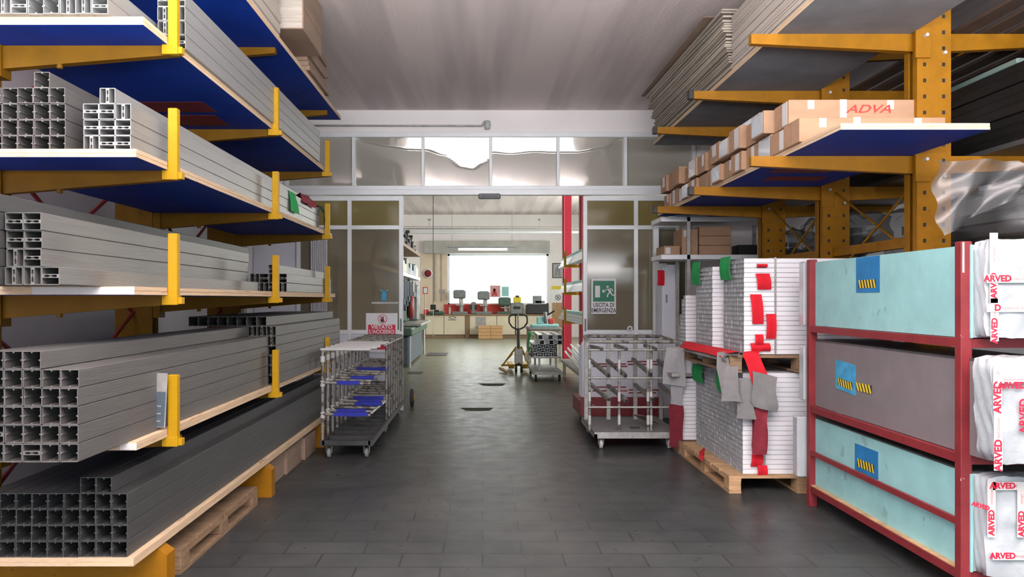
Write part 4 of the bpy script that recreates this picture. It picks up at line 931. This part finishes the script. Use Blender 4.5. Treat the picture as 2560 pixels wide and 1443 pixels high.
# yellow wheel behind door edge
b = MB(); b.lathe((-1.05, 11.9, .13), [(.01, -.03), (.10, -.03), (.13, -.02), (.13, .02), (.10, .03), (.01, .03)], 0, 24)
o = b.build('rubber_wheel', 'rubber', label='black rubber wheel on the floor just past the left sliding door', cat='wheel')
MB().lathe((-1.05, 11.9, .13), [(.01, -.034), (.05, -.034), (.05, .034), (.01, .034)], 0, 16).build('hub', 'yellow', o)

# ------------------------------------------------------------------ right trolley
tr = empty('rack_trolley', (1.65, 9.0, 0), 'wooden-decked trolley with worn tube frame and slanted arms by right door', 'trolley')
x0, x1 = 1.19, 2.10; y0, y1 = 8.45, 9.62
MB().box(x0, x1, y0+.02, y1, .165, .185).build('deck', 'greyfelt', tr)
b = MB(); b.box(x0, x1, y0, y0+.03, .12, .185); b.box(x0, x1, y1-.03, y1, .12, .185); b.box(x0, x0+.03, y0, y1, .12, .165); b.box(x1-.03, x1, y0, y1, .12, .165); b.build('deck_frame', 'steel', tr)
for x in (x0+.08, x1-.1):
    for y in (y0+.08, y1-.08): caster(x, y, .05, tr, 'nylon', .125)
yf = y0+.12; yk = y1-.25
for px in (1474, 1548, 1620, 1628, 1692):
    X = PX(px, yf); p = MB().tube((X, yf, .185), (X, yf, 1.10), .014, 10).build('post', 'worn', tr)
    for h in (.25, .5, .85): MB().tube((X, yf, h), (X, yf, h+.10), .016, 10).build('tape_wrap', 'nylon', p)
for px in (1465, 1521, 1588, 1652):
    X = PX(px, yk); MB().box(X-.022, X+.022, yk-.015, yk+.015, .185, 1.15).build('post', 'steel', tr)
for py in (875, 945, 1018):
    z = PZ(py, yf); MB().tube((PX(1470, yf), yf-.015, z), (PX(1700, yf), yf-.015, z), .012, 8).build('cross_tube', 'steel', tr)
# top frame
zt = 1.145; ft = [(PX(1475, y0), y0+.04, zt), (PX(1690, y0), y0+.04, zt), (PX(1655, y1), y1+.1, zt), (PX(1464, y1), y1+.1, zt)]
for a, c in zip(ft, ft[1:]+ft[:1]): MB().tube(a, c, .020, 12).build('top_tube', 'worn', tr)
for px, q in ((1530, 1521), (1598, 1590)): MB().tube((PX(px, y0), y0+.04, zt), (PX(q, y1), y1+.1, zt), .016, 10).build('top_tube', 'worn', tr)
for (px, py) in ((1486, 905), (1528, 905), (1592, 902), (1655, 905), (1530, 968), (1596, 965), (1658, 965), (1486, 965), (1486, 870), (1548, 868), (1622, 868)):
    A_ = Vector((PX(px-10, yk), yk, PZ(py, yk)+.02)); B2 = Vector((PX(px+38, y0), y0+.06, PZ(py+38, y0)+.01))
    if py < 880: B2 = Vector((PX(px+20, y0), y0+.06, PZ(874, y0)))
    a = MB().bar(A_, B2, .036, .036).build('slanted_arm', 'worn', tr)
    d = (B2-A_).normalized(); MB().bar(B2, B2+d*.008, .03, .03).build('end_cap', 'black', a)
for (py, a, c) in ((912, 1482, 1565), (918, 1482, 1568), (906, 1568, 1660), (913, 1570, 1665), (970, 1482, 1565), (979, 1482, 1568), (977, 1572, 1670), (984, 1572, 1640)):
    z = PZ(py, yk+.1); MB().box(PX(a, yk+.1), PX(c, yk+.1), yk+.09, yk+.11, z, z+.016).build('red_rod', 'redox', tr)
MB().bar((1.94, 9.0, .20), (1.72, 8.8, .32), .16, .006).build('cardboard_scrap', 'card_dark', label='brown cardboard scrap lying on the deck of the right trolley', cat='cardboard')
MB().box(1.62, 1.72, 8.7, 8.74, .186, .20).build('wood_chip', 'black', label='small dark scrap lying on the right trolley deck', cat='scrap')
MB().bar((PX(1712, 8.4), 8.4, .16), (PX(1702, 8.4), 8.38, .0), .02, .02).build('metal_leg', 'steel', label='short slanted metal leg standing beside the right trolley', cat='leg piece')
e = empty('board_cart', (1.7, 10.6, 0), 'dark red cart with upright white boards behind the right trolley', 'cart')
MB().cbox(1.25, 2.3, 10.15, 11.0, .10, .30).build('cart_body', 'redox', e); MB().box(1.25, 2.3, 10.12, 10.15, .10, .35).build('front_plate', 'redox', e)
for k in range(4): MB().box(1.30, 2.28, 10.35+k*.12, 10.38+k*.12, .301, 1.05-.03*k).build('white_panel', 'white_gloss', e)
for x in (1.35, 2.2):
    for y in (10.25, 10.9): MB().lathe((x, y, .05), [(.01, -.015), (.05, -.015), (.05, .015), (.01, .015)], 0, 16).build('wheel', 'rubber', e)

# ------------------------------------------------------------------ workshop beyond the doors
# shutter box, lamp, pipes
y = YB-.25
MB().cbox(PX(1060, y), PX(1374, y), y-.12, YB-.005, PZ(634, y), PZ(603, y), .02).build('shutter_box', 'shutter', label='long grey roller shutter box above the bright far window', cat='shutter')
b = MB(); zl = PZ(623, 31.5)
e = empty('tube_lamp', (PX(1208, 31.5), 31.5, zl), 'lit tube lamp glowing in front of the roller shutter box', 'lamp')
MB().box(PX(1118, 31.5), PX(1290, 31.5), 31.47, 31.53, zl+.03, zl+.09).build('housing', 'grey', e)
MB().tube((PX(1146, 31.5), 31.5, zl), (PX(1268, 31.5), 31.5, zl), .05, 12).build('tube', 'lamp', e)
for x in (1130, 1280): MB().tube((PX(x, 31.5), 31.5, zl+.09), (PX(x, 31.5), 31.5, 5.15), .008, 6).build('hanger', 'steel', e)
y = 29.5
e = empty('ceiling_pipes', (0, y, PZ(585, y)), 'pair of long horizontal grey pipes hung across the workshop', 'pipe')
for py, r in ((572, .025), (581, .055), (567, .012)):
    MB().tube((-3.0, y, PZ(py, y)), (3.6, y, PZ(py, y)), r, 12).build('pipe', 'steel' if r < .05 else 'alu_bright', e)
for px in (1074, 1350):
    o = MB().tube((PX(px, y), y, PZ(570, y)), (PX(px, y), y, PZ(549, y)), .015, 8).build('drop_rod', 'steel', e)
    MB().lathe((PX(px, y), y, 0), [(.02, PZ(552, y)), (.08, PZ(550, y)), (.08, PZ(548, y)), (.02, PZ(547, y))], 2, 14).build('rod_plate', 'steel', o)
# wall conduits left, round sign
for px, r in ((1088, .03), (1104, .02)):
    MB().tube((PX(px, YB-.05), YB-.05, 1.5), (PX(px, YB-.05), YB-.05, 3.48), r, 8).build('wall_pipe', 'steel', label='vertical pipe on the peach wall, the %s one' % ('thicker' if r > .025 else 'thinner'), cat='pipe')
cx, cz = PX(1070, YB), PZ(684, YB)
o = MB().lathe((cx, YB-.05, cz), [(.01, -.03), (.20, -.03), (.20, .02), (.01, .02)], 1, 28).build('round_sign', 'signwhite', label='round white-rimmed red sign on the peach far wall', cat='sign')
MB().lathe((cx, YB-.085, cz), [(.01, -.004), (.15, -.004), (.15, .004), (.01, .004)], 1, 28).build('red_disc', 'darkred', o)
# picture and notices at right
def rect(name, px0, py0, px1, py1, y, m, th=.02, parent=None, **k):
    return MB().box(PX(px0, y), PX(px1, y), y-th, y, PZ(py1, y), PZ(py0, y)).build(name, m, parent, **k)
y = YB-.005
o = rect('picture_frame', 1381, 658, 1408, 695, y, 'inkblack', .03, label='black framed grey abstract picture on the white far wall', cat='picture')
rect('print', 1383, 660, 1407, 693, y-.03, 'whitefelt', .004, o)
b = MB(); seg(b, [(PX(1389, y), PZ(690, y)), (PX(1391, y), PZ(674, y)), (PX(1397, y), PZ(666, y)), (PX(1398, y), PZ(690, y))], .09, y-.04, y-.035); b.build('abstract_shape', 'grey', o)
o = rect('notice', 1379, 715, 1405, 724, y, 'hazyellow', .01, label='narrow yellow notice above the pink notice on the far wall', cat='notice')
o = rect('notice', 1377, 724, 1406, 762, y, 'signwhite', .01, label='tall pale notice with crossed circle on the far wall', cat='notice')
b = MB(); cx, cz = PX(1395, y), PZ(744, y)
for k in range(20):
    a0, a1 = 2*PI*k/20, 2*PI*(k+1)/20
    b.prism([(cx+.12*math.cos(a0), cz+.12*math.sin(a0)), (cx+.12*math.cos(a1), cz+.12*math.sin(a1)), (cx+.095*math.cos(a1), cz+.095*math.sin(a1)), (cx+.095*math.cos(a0), cz+.095*math.sin(a0))], 1, y-.014, y-.010)
seg(b, [(cx-.07, cz+.07), (cx+.07, cz-.07)], .025, y-.016, y-.011); seg(b, [(cx-.05, cz-.05), (cx+.05, cz+.05)], .03, y-.0145, y-.010)
b.build('crossed_circle', 'inkblack', o)
rect('wall_panel', 1381, 757, 1406, 845, y, 'wood', .04, label='light brown board at the foot of the far wall', cat='board')
# workbench with white cabinet fronts
YC = 32.8
e = empty('workbench', (0, YC, 0), 'long workbench with white panel fronts along the far wall', 'workbench')
MB().cbox(-2.6, 2.7, YC-.05, YB-.01, .92, .98).build('worktop', 'wood_dark', e)
MB().box(-2.6, 2.7, YC+.04, YB-.1, 0, .12).build('plinth', 'wood_dark', e)
for k, (a, c) in enumerate([(1064, 1110), (1110, 1163), (1174, 1242), (1242, 1288), (1290, 1370)]):
    MB().box(PX(a, YC)+.01, PX(c, YC)-.01, YC, YC+.03, .14, .92).build('front_panel', 'cream', e)
MB().box(PX(1163, YC), PX(1174, YC), YC-.02, YC+.04, 0, .92).build('divider', 'wood_dark', e)
b = MB(); cx, cz = PX(1131, YC), PZ(794, YC); seg(b, [(cx-.15, cz), (cx, cz+.06), (cx+.15, cz), (cx, cz-.06), (cx-.15, cz)], .02, YC-.004, YC); b.box(cx-.17, cx+.17, YC-.004, YC, cz-.11, cz-.085); b.build('black_emblem', 'inkblack', e)
b = MB().box(PX(1189, YC), PX(1215, YC), YC-.006, YC, PZ(822, YC), PZ(792, YC)); b.build('grey_poster', 'steel', e)
MB().box(-1.6, 1.1, YB-.08, YB-.002, .99, 1.38).build('splash_panel', 'redprint', label='pinkish red panel along the wall behind the bench machines', cat='panel')
# crate stack
e = empty('wooden_crate', (PX(1225, 32.2), 32.2, 0), 'light wooden slatted crate on the floor before the workbench', 'crate')
xa, xb = PX(1196, 32.3), PX(1256, 32.3)
MB().box(xa+.02, xb-.02, 32.03, 32.5, .0, .53).build('crate_body', 'wood_orange', e)
for k in range(4):
    for (a, c) in ((xa, (xa+xb)/2-.01), ((xa+xb)/2+.01, xb)): MB().box(a, c, 32.0, 32.03, .01+k*.135, .125+k*.135).build('slat', 'wood_orange', e)
# bench machines
def drill(px, y, zb, h, label, m='machgrey'):
    x = PX(px, y); e = empty('drill_press', (x, y, zb), label, 'machine')
    MB().cbox(x-.32, x+.32, y-.2, y+.2, zb, zb+.10).build('base', m, e); MB().tube((x+.05, y+.08, zb+.06), (x+.05, y+.08, zb+h), .09, 12).build('column', 'steel', e)
    MB().cbox(x-.27, x+.24, y-.3, y+.2, zb+h-.36, zb+h, .05).build('head', m, e); MB().tube((x, y-.2, zb+h-.55), (x, y-.2, zb+h-.32), .035, 10).build('spindle', 'steel', e)
    MB().cbox(x-.17, x+.17, y-.25, y+.05, zb+h*.35, zb+h*.35+.04).build('table', 'steel', e)
    for a in (0, 2.1, 4.2): MB().tube((x+.15, y-.1, zb+h-.2), (x+.17, y-.1+.18*math.cos(a), zb+h-.2+.18*math.sin(a)), .012, 6).build('lever', 'black', e)
zw = .98; yw = 33.1
drill(1150, yw, zw, 1.0, 'tall grey drill press on the bench, silhouetted before far window')
drill(1210, yw, zw, .95, 'grey drill press beside the pinned poster on the bench')
drill(1262, yw, zw, .7, 'short grey bench press below the green poster', 'machgreen')
def blob(name, px0, px1, py0, y, zb, m, label, cat, d=.25, parts=()):
    o = MB().cbox(PX(px0, y), PX(px1, y), y-d, y, zb, PZ(py0, y), .03).build(name, m, label=label, cat=cat)
    for q in parts: MB().cbox(PX(q[0], y), PX(q[1], y), y-d-.06, y-d+.02, PZ(q[3], y), PZ(q[2], y), .01).build(q[4], q[5], o)
    return o
blob('grinder', 1178, 1190, 755, yw, zw, 'machgrey', 'low grey grinder between the two tall drill presses', 'machine', parts=[(1175, 1180, 762, 774, 'wheel_guard', 'black'), (1188, 1193, 762, 774, 'wheel_guard', 'black')])
blob('milling_machine', 1276, 1308, 757, yw, zw, 'machgrey', 'grey bench machine under the yellow tool box', 'machine', parts=[(1284, 1300, 766, 772, 'front_panel', 'black')])
blob('tool_box', 1283, 1302, 742, yw, PZ(757, yw)+.002, 'hazyellow', 'yellow tool box on the bench right of the machines', 'box', parts=[(1288, 1297, 739, 743, 'handle', 'black')])
blob('compressor', 1314, 1370, 760, yw, zw, 'black', 'black covered machine at the right end of the workbench', 'machine', .4, parts=[(1330, 1352, 740, 762, 'top_unit', 'machgrey'), (1336, 1360, 752, 758, 'hood', 'grey')])
blob('spray_bottle', 1122, 1127, 768, yw-.3, zw, 'nylon', 'small white spray bottle on the bench', 'bottle', .06, parts=[(1123, 1126, 764, 769, 'nozzle', 'grey')])
blob('red_bin', 1060, 1072, 773, yw-.2, zw, 'signred', 'small red bin at the left end of the workbench', 'bin', .2, parts=[(1061, 1071, 771, 774, 'rim', 'signwhite')])
blob('dark_case', 1072, 1112, 778, yw-.3, zw, 'machgreen', 'low dark green case on the bench left of drill presses', 'case', .2, parts=[(1086, 1098, 775, 779, 'handle', 'black')])
o = rect('poster', 1225, 714, 1251, 743, YB+.054, 'pinkink', .01, label='pinkish abstract poster hanging in the bright far window', cat='poster')
b = MB(); seg(b, [(PX(1232, YB), PZ(740, YB)), (PX(1236, YB), PZ(722, YB)), (PX(1241, YB), PZ(740, YB))], .09, YB+.03, YB+.034); b.build('faded_shape', 'redprint', o)
o = rect('poster', 1254, 717, 1272, 741, YB+.054, 'cyan', .01, label='pale green poster hanging in the bright far window', cat='poster')
o = rect('notice', 1098, 724, 1112, 734, YB-.03, 'steel', .01, label='small grey notice on the far wall beside the window', cat='notice')
o = rect('notice', 1057, 718, 1070, 735, 23.2, 'signred', .02, label='red framed notice on a thin stand over the saw table', cat='notice'); rect('notice_paper', 1059, 720, 1068, 733, 23.18, 'signwhite', .004, o); MB().tube((PX(1063, 23.2), 23.19, .925), (PX(1063, 23.2), 23.19, PZ(735, 23.2)), .012, 8).build('stand', 'steel', o)
# hanging pendant controller
xh = PX(1083, 26); zt = 5.15
b = MB().tube((xh, 26, 1.35), (xh, 26, zt), .012, 6); e = b.build('pendant_cable', 'black', label='black pendant cable with plug hanging left of the doorway view', cat='cable')
MB().cbox(xh-.09, xh+.09, 25.95, 26.05, 1.25, 1.42).build('plug', 'black', e)
MB().tube((xh+.0, 26, .45), (xh, 26, 1.25), .01, 6).build('lower_cable', 'steel', e); MB().cbox(xh-.03, xh+.03, 25.98, 26.03, .38, .46).build('switch', 'grey', e)

# left workshop shelving and machine
X = -1.84
e = empty('workshop_shelving', (-2.3, 19.5, 0), 'grey shelving with dark tools along the left of the workshop', 'shelf')
for z, m in ((2.88, 'card_dark'), (2.18, 'white_gloss')): MB().box(-2.6, X, 13.5, 23.6, z-.03, z+.05).build('shelf_board', m, e)
for y in (14, 18.8, 23.5):
    MB().box(-2.62, -2.54, y-.04, y+.04, 0, 3.6).build('post', 'red_rack', e)
for k in range(26):
    y = 17.2+k*.25; h = R.uniform(.18, .55)*(1 if k < 20 else .6); w = R.uniform(.12, .2); x = X-.12-R.uniform(0, .12)
    b = MB(); b.cbox(x-.1, x+.08, y, y+w, 2.932, 2.932+h*.55, .02); b.tube((x, y+w/2, 2.93+h*.5), (x+R.uniform(-.04, .04), y+w/2, 2.93+h), .03, 8); b.cbox(x-.06, x+.06, y+.02, y+w-.02, 2.93+h*.85, 2.93+h, .01)
    b.build('clamp_tool', R.choice(('darksteel', 'machgrey', 'black')), label='dark tool head, %s along the top workshop shelf' % (ORN[k] if k < 22 else ['twenty-third', 'twenty-fourth', 'twenty-fifth', 'twenty-sixth'][k-22]), cat='tool', group='dark tool heads on the top workshop shelf')
for k in range(12):
    y = 17.4+k*.5; h = R.uniform(.15, .4); b = MB().cbox(X-.35, X-.04, y, y+.38, 2.232, 2.232+h, .02)
    o = b.build('storage_bin', R.choice(('machgrey', 'nylon', 'machblue', 'cream')), label='storage bin, %s along the middle workshop shelf' % ORN[k], cat='bin', group='bins on the middle workshop shelf')
    MB().box(X-.04, X-.035, y+.05, y+.3, 2.26, 2.30).build('label_strip', 'nylon', o)
for k in range(14):
    y = 17.2+k*.42; zt = R.uniform(2.0, 2.12); L = R.uniform(.3, .7)
    b = MB().tube((X-.06, y, zt-L), (X-.06, y, zt), .035, 8); b.cbox(X-.12, X-.0, y-.05, y+.05, zt-L-.12, zt-L+.02, .01); b.box(X-.065, X-.055, y-.004, y+.004, zt, 2.15)
    b.build('hanging_tool', R.choice(('black', 'darksteel', 'machblue', 'steel')), label='tool hanging under the middle workshop shelf, %s along' % ORN[k], cat='tool', group='tools hanging under the middle workshop shelf')
e = empty('cut_off_saw', (-1.95, 21, 0), 'dark green cut-off saw on cabinet with dark red guard, workshop left', 'machine')
MB().cbox(-2.5, -1.72, 18.5, 22.6, .05, .72, .02).build('cabinet', 'machblue', e); MB().cbox(-2.5, -1.78, 22.65, 23.3, .0, .80, .02).build('side_cabinet', 'machgreen', e)
MB().cbox(-2.5, -1.62, 18.4, 23.4, .74, .92, .03).build('bed', 'machgreen', e); MB().cbox(-2.4, -1.5, 19.6, 23.0, .93, .99, .01).build('table', 'steel', e)
MB().lathe((-1.86, 20.8, 1.38), [(.01, -.06), (.30, -.06), (.30, .06), (.01, .06)], 0, 28).build('blade_guard', 'redox', e)
MB().cbox(-2.3, -1.95, 20.2, 21.4, 1.0, 1.95, .06).build('motor_housing', 'machgreen', e); MB().cbox(-2.2, -1.80, 22.3, 22.9, 1.0, 2.0, .04).build('control_box', 'machgrey', e)
for k, y in enumerate((18.6, 23.2)): MB().tube((-1.70, y, 0), (-1.70, y, .8), .03, 8).build('leg', 'nylon', e)
MB().box(-1.6, -1.02, 22.4, 23.6, .002, .012).build('floor_grate', 'darksteel', label='dark rectangular metal grate in the floor beside the saw', cat='grate')
MB().box(-1.62, -1.3, 17.0, 17.5, .002, .008).build('floor_plate', 'darksteel', label='small dark metal plate in the floor past the left door', cat='plate')
for k, (a, c, y0_, y1_) in enumerate([(1150, 1234, 1020, 1027), (1195, 1266, 959, 965)]):
    ya, yb = 3184/(y0_-748), 3184/(y1_-748)
    MB().add([(PX(a, ya), ya, .002), (PX(c, ya), ya, .002), (PX(c-10, yb), yb, .002), (PX(a+14, yb), yb, .002), (PX((a+c)/2, yb), yb-.03, .002)], [(0, 1, 2, 4, 3)]).build('floor_patch', 'patch', label=['dark worn patch in the floor tiles just before the doorway', 'dark worn patch in the floor tiles just past the doorway'][k], cat='floor patch')

# red and yellow rack at right of the workshop
e = empty('workshop_rack', (2.3, 19, 0), 'bright red cantilever rack with yellow hooks on the workshop right', 'rack')
for y in (17.0, 20.6):
    MB().cbox(2.07, 2.30, y-.1, y+.1, 0, 4.9).build('column', 'red_rack', e)
    MB().tube((2.10, y-.11, .0), (2.10, y-.11, 4.8), .02, 8).build('upright_pipe', 'red_rack', e)
for y, hs in ((14.2, (1.12, 1.75, 2.35)), (17.4, (1.12, 1.75, 2.35))):
    for h in hs:
        a = MB().box(1.80 if y > 15 else 1.82, 2.9, y-.03, y+.03, h-.06, h).build('arm', 'amber' if y < 15 else 'yellow', e)
        MB().box(1.78, 1.83, y-.04, y+.0, h-.06, h+.30).build('end_stop', 'yellow', a)
for h in (1.12, 1.75, 2.35):
    MB().box(1.86, 2.05, 13.6, 19.5, h+.001, h+.04).build('shelf_board', 'white_gloss', label='pale board on the %s yellow arms of red workshop rack' % {1.12: 'lowest', 1.75: 'middle', 2.35: 'highest'}[h], cat='board')
for h in (1.12, 1.75, 2.35):
    for k in range(3):
        MB().box(1.88+.02*k, 2.05, 13.8, 19.2, h+.042+k*.062, h+.10+k*.062).build('pale_bundle', ('white_gloss', 'alu_bright', 'cyan')[k], label='long pale bundle, %s one on the %s red rack board' % (['bottom', 'middle', 'top'][k], {1.12: 'lowest', 1.75: 'middle', 2.35: 'highest'}[h]), cat='bundle', group='long pale bundles on the red workshop rack')
for k in range(7):
    y = 13.0+k*.05; a = R.uniform(-.05, .05)
    MB().tube((1.63+.045*k, 13.2, .42+.06*(k % 3)), (1.70+.05*k+a, 16.4, .52+.07*(k % 3)), .022, 8).build('bright_tube', 'alu_bright', label='bright metal tube lying low past the right door, %s from the aisle' % ORN[k], cat='tube', group='bright tubes past the right door')
MB().cbox(1.62, 2.2, 13.2, 16.5, .30, .36).build('tube_support', 'steel', label='grey low bench under the bright tubes past the right door', cat='bench')
for y in (13.35, 16.3):
    for x in (1.68, 2.14): MB().box(x-.03, x+.03, y-.03, y+.03, 0, .299).build('bench_leg', 'steel', label='grey bench leg under bright tubes, %s %s one' % ('near' if y < 14 else 'far', 'inner' if x < 2 else 'outer'), cat='leg piece')

# pallet truck
yp = 17.3; e = empty('pallet_truck', (PX(1290, yp), yp, 0), 'yellow hand pallet truck with black steering handle in the doorway', 'pallet truck')
xc = PX(1297, yp)
MB().tube((xc, yp, .18), (xc, yp+.25, .95), .035, 12).build('drawbar', 'darksteel', e)
b = MB(); zt = PZ(795, yp); pts = [(xc-.0, yp+.25, .92), (xc-.13, yp+.27, .98), (xc-.20, yp+.28, 1.08), (xc-.20, yp+.30, 1.20), (xc-.15, yp+.30, 1.25), (xc+.15, yp+.30, 1.25), (xc+.20, yp+.30, 1.20), (xc+.20, yp+.28, 1.08), (xc+.13, yp+.27, .98), (xc, yp+.25, .92)]
b.path(pts, .018, 8); h_ = b.build('handle', 'black', e); MB().tube((xc, yp+.25, .92), (xc, yp+.30, 1.26), .02, 8).build('lever', 'steel', h_)
b = MB()
for s_ in (-1, 1):
    b.bar((xc+s_*.05, yp+.05, .56), (xc+s_*(.36 if s_ < 0 else .24), yp+.15, .13), .05, .03)
    b.bar((xc+s_*.12, yp+.16, .40), (xc+s_*(.36 if s_ < 0 else .24), yp+.16, .15), .12, .01)
b.box(xc-.38, xc+.26, yp+.13, yp+.2, .13, .17); b.build('chassis', 'yellow', e)
MB().cbox(xc-.09, xc+.09, yp-.02, yp+.14, .18, .52, .02).build('pump', 'steel', e)
for s_ in (-1, 1):
    MB().cbox(xc+s_*.15-.06, xc+s_*.15+.06, yp+.2, yp+1.35, .07, .14, .01).build('fork', 'yellow', e)
    MB().lathe((xc+s_*.06, yp+.02, .09), [(.01, -.025), (.09, -.025), (.09, .025), (.01, .025)], 0, 20).build('wheel', 'rubber', e)
MB().bar((PX(1252, yp-.4), yp+.3, .07), (PX(1266, yp), yp-.2, .03), .06, .05).build('timber_bar', 'wood', label='short timber bar on the floor left of the pallet truck', cat='timber')
# profile trolley
yt_ = 15.4; x0, x1 = .98, 1.56
e = empty('stock_trolley', (1.27, 16.4, 0), 'grey steel trolley carrying aluminium profiles beside the pallet truck', 'trolley')
MB().cbox(x0, x1, yt_, 17.3, .13, .19).build('deck', 'steel', e); MB().cbox(x0, x1, yt_+.3, 17.2, .43, .47).build('upper_deck', 'steel', e)
for x in (x0+.15, x1-.1):
    for y in (yt_+.4, 17.1): MB().box(x-.02, x+.02, y-.02, y+.02, .19, .43).build('post', 'steel', e)
for x in (x0+.06, x1-.06):
    for y in (yt_+.1, 17.15): MB().lathe((x, y, .065), [(.01, -.02), (.065, -.02), (.065, .02), (.01, .02)], 0, 18).build('wheel', 'rubber', e)
for r in range(3):
    for c in range(6): prof(pCb if (r+c) % 2 else pBb, x0+.02+c*.08, yt_+.32, .471+r*.08, 1.6, 'aluminium profile, %s row up, %s across, on the grey stock trolley' % (ORD[r], ORN[c]), 'aluminium profiles on the grey stock trolley')
for k, (px, r) in enumerate(((1347, 1), (1350, 0), (1373, 1), (1374, 0), (1396, 1), (1395, 0))):
    o = prof(pAb, PX(px, yt_), yt_+.1+.1*r, .712+r*.0942, 2.5, 'larger aluminium profile, %s on the grey stock trolley load' % ['upper left', 'lower left', 'upper middle', 'lower middle', 'upper right', 'lower right'][k], 'larger aluminium profiles topping the grey stock trolley'); o.scale = (1.17, 1.7, 1.17)
rag('felt_piece', [(x0+.1, 16.3, .92), (x0-.01, 16.3, .90), (x0-.04, 16.3, .7), (x0-.04, 16.3, .52)], .6, 'green', 'green cloth hanging on the left side of grey stock trolley', 'cloth', nz=.01, seed=31)
rag('felt_piece', [(x0+.0, 16.4, .60), (x0-.06, 16.4, .5), (x0-.08, 16.4, .38), (x0-.05, 16.4, .28)], 1.2, 'cream', 'cream cloth hanging low on the grey stock trolley', 'cloth', nz=.02, seed=33)
# grey table with small machine behind the trolley
e = empty('work_table', (1.6, 20.5, 0), 'grey work table with small machine behind the stock trolley', 'table')
MB().cbox(1.15, 2.0, 20, 21.2, .80, .88, .03).build('table_top', 'greyfelt', e)
for x in (1.2, 1.95):
    for y in (20.06, 21.1): MB().box(x-.03, x+.03, y-.03, y+.03, 0, .8).build('leg', 'steel', e)
e = empty('mitre_saw', (1.55, 20.6, .88), 'small pale green mitre saw standing on the grey work table', 'machine')
MB().cbox(1.25, 1.95, 20.3, 20.8, .881, .96, .02).build('base', 'cyan', e); MB().lathe((1.62, 20.5, 1.12), [(.01, -.04), (.15, -.04), (.15, .04), (.01, .04)], 0, 20).build('blade_guard', 'machgrey', e)
MB().tube((1.62, 20.55, 1.15), (1.85, 20.4, 1.3), .02, 8).build('handle', 'black', e); MB().cbox(1.40, 1.56, 20.4, 20.6, .96, 1.15, .02).build('motor', 'cyan', e); MB().cbox(1.70, 1.84, 20.4, 20.6, .96, 1.10, .02).build('clamp', 'redprint', e)
print('PROFILES', NP[0], 'OBJECTS', len(bpy.data.objects))
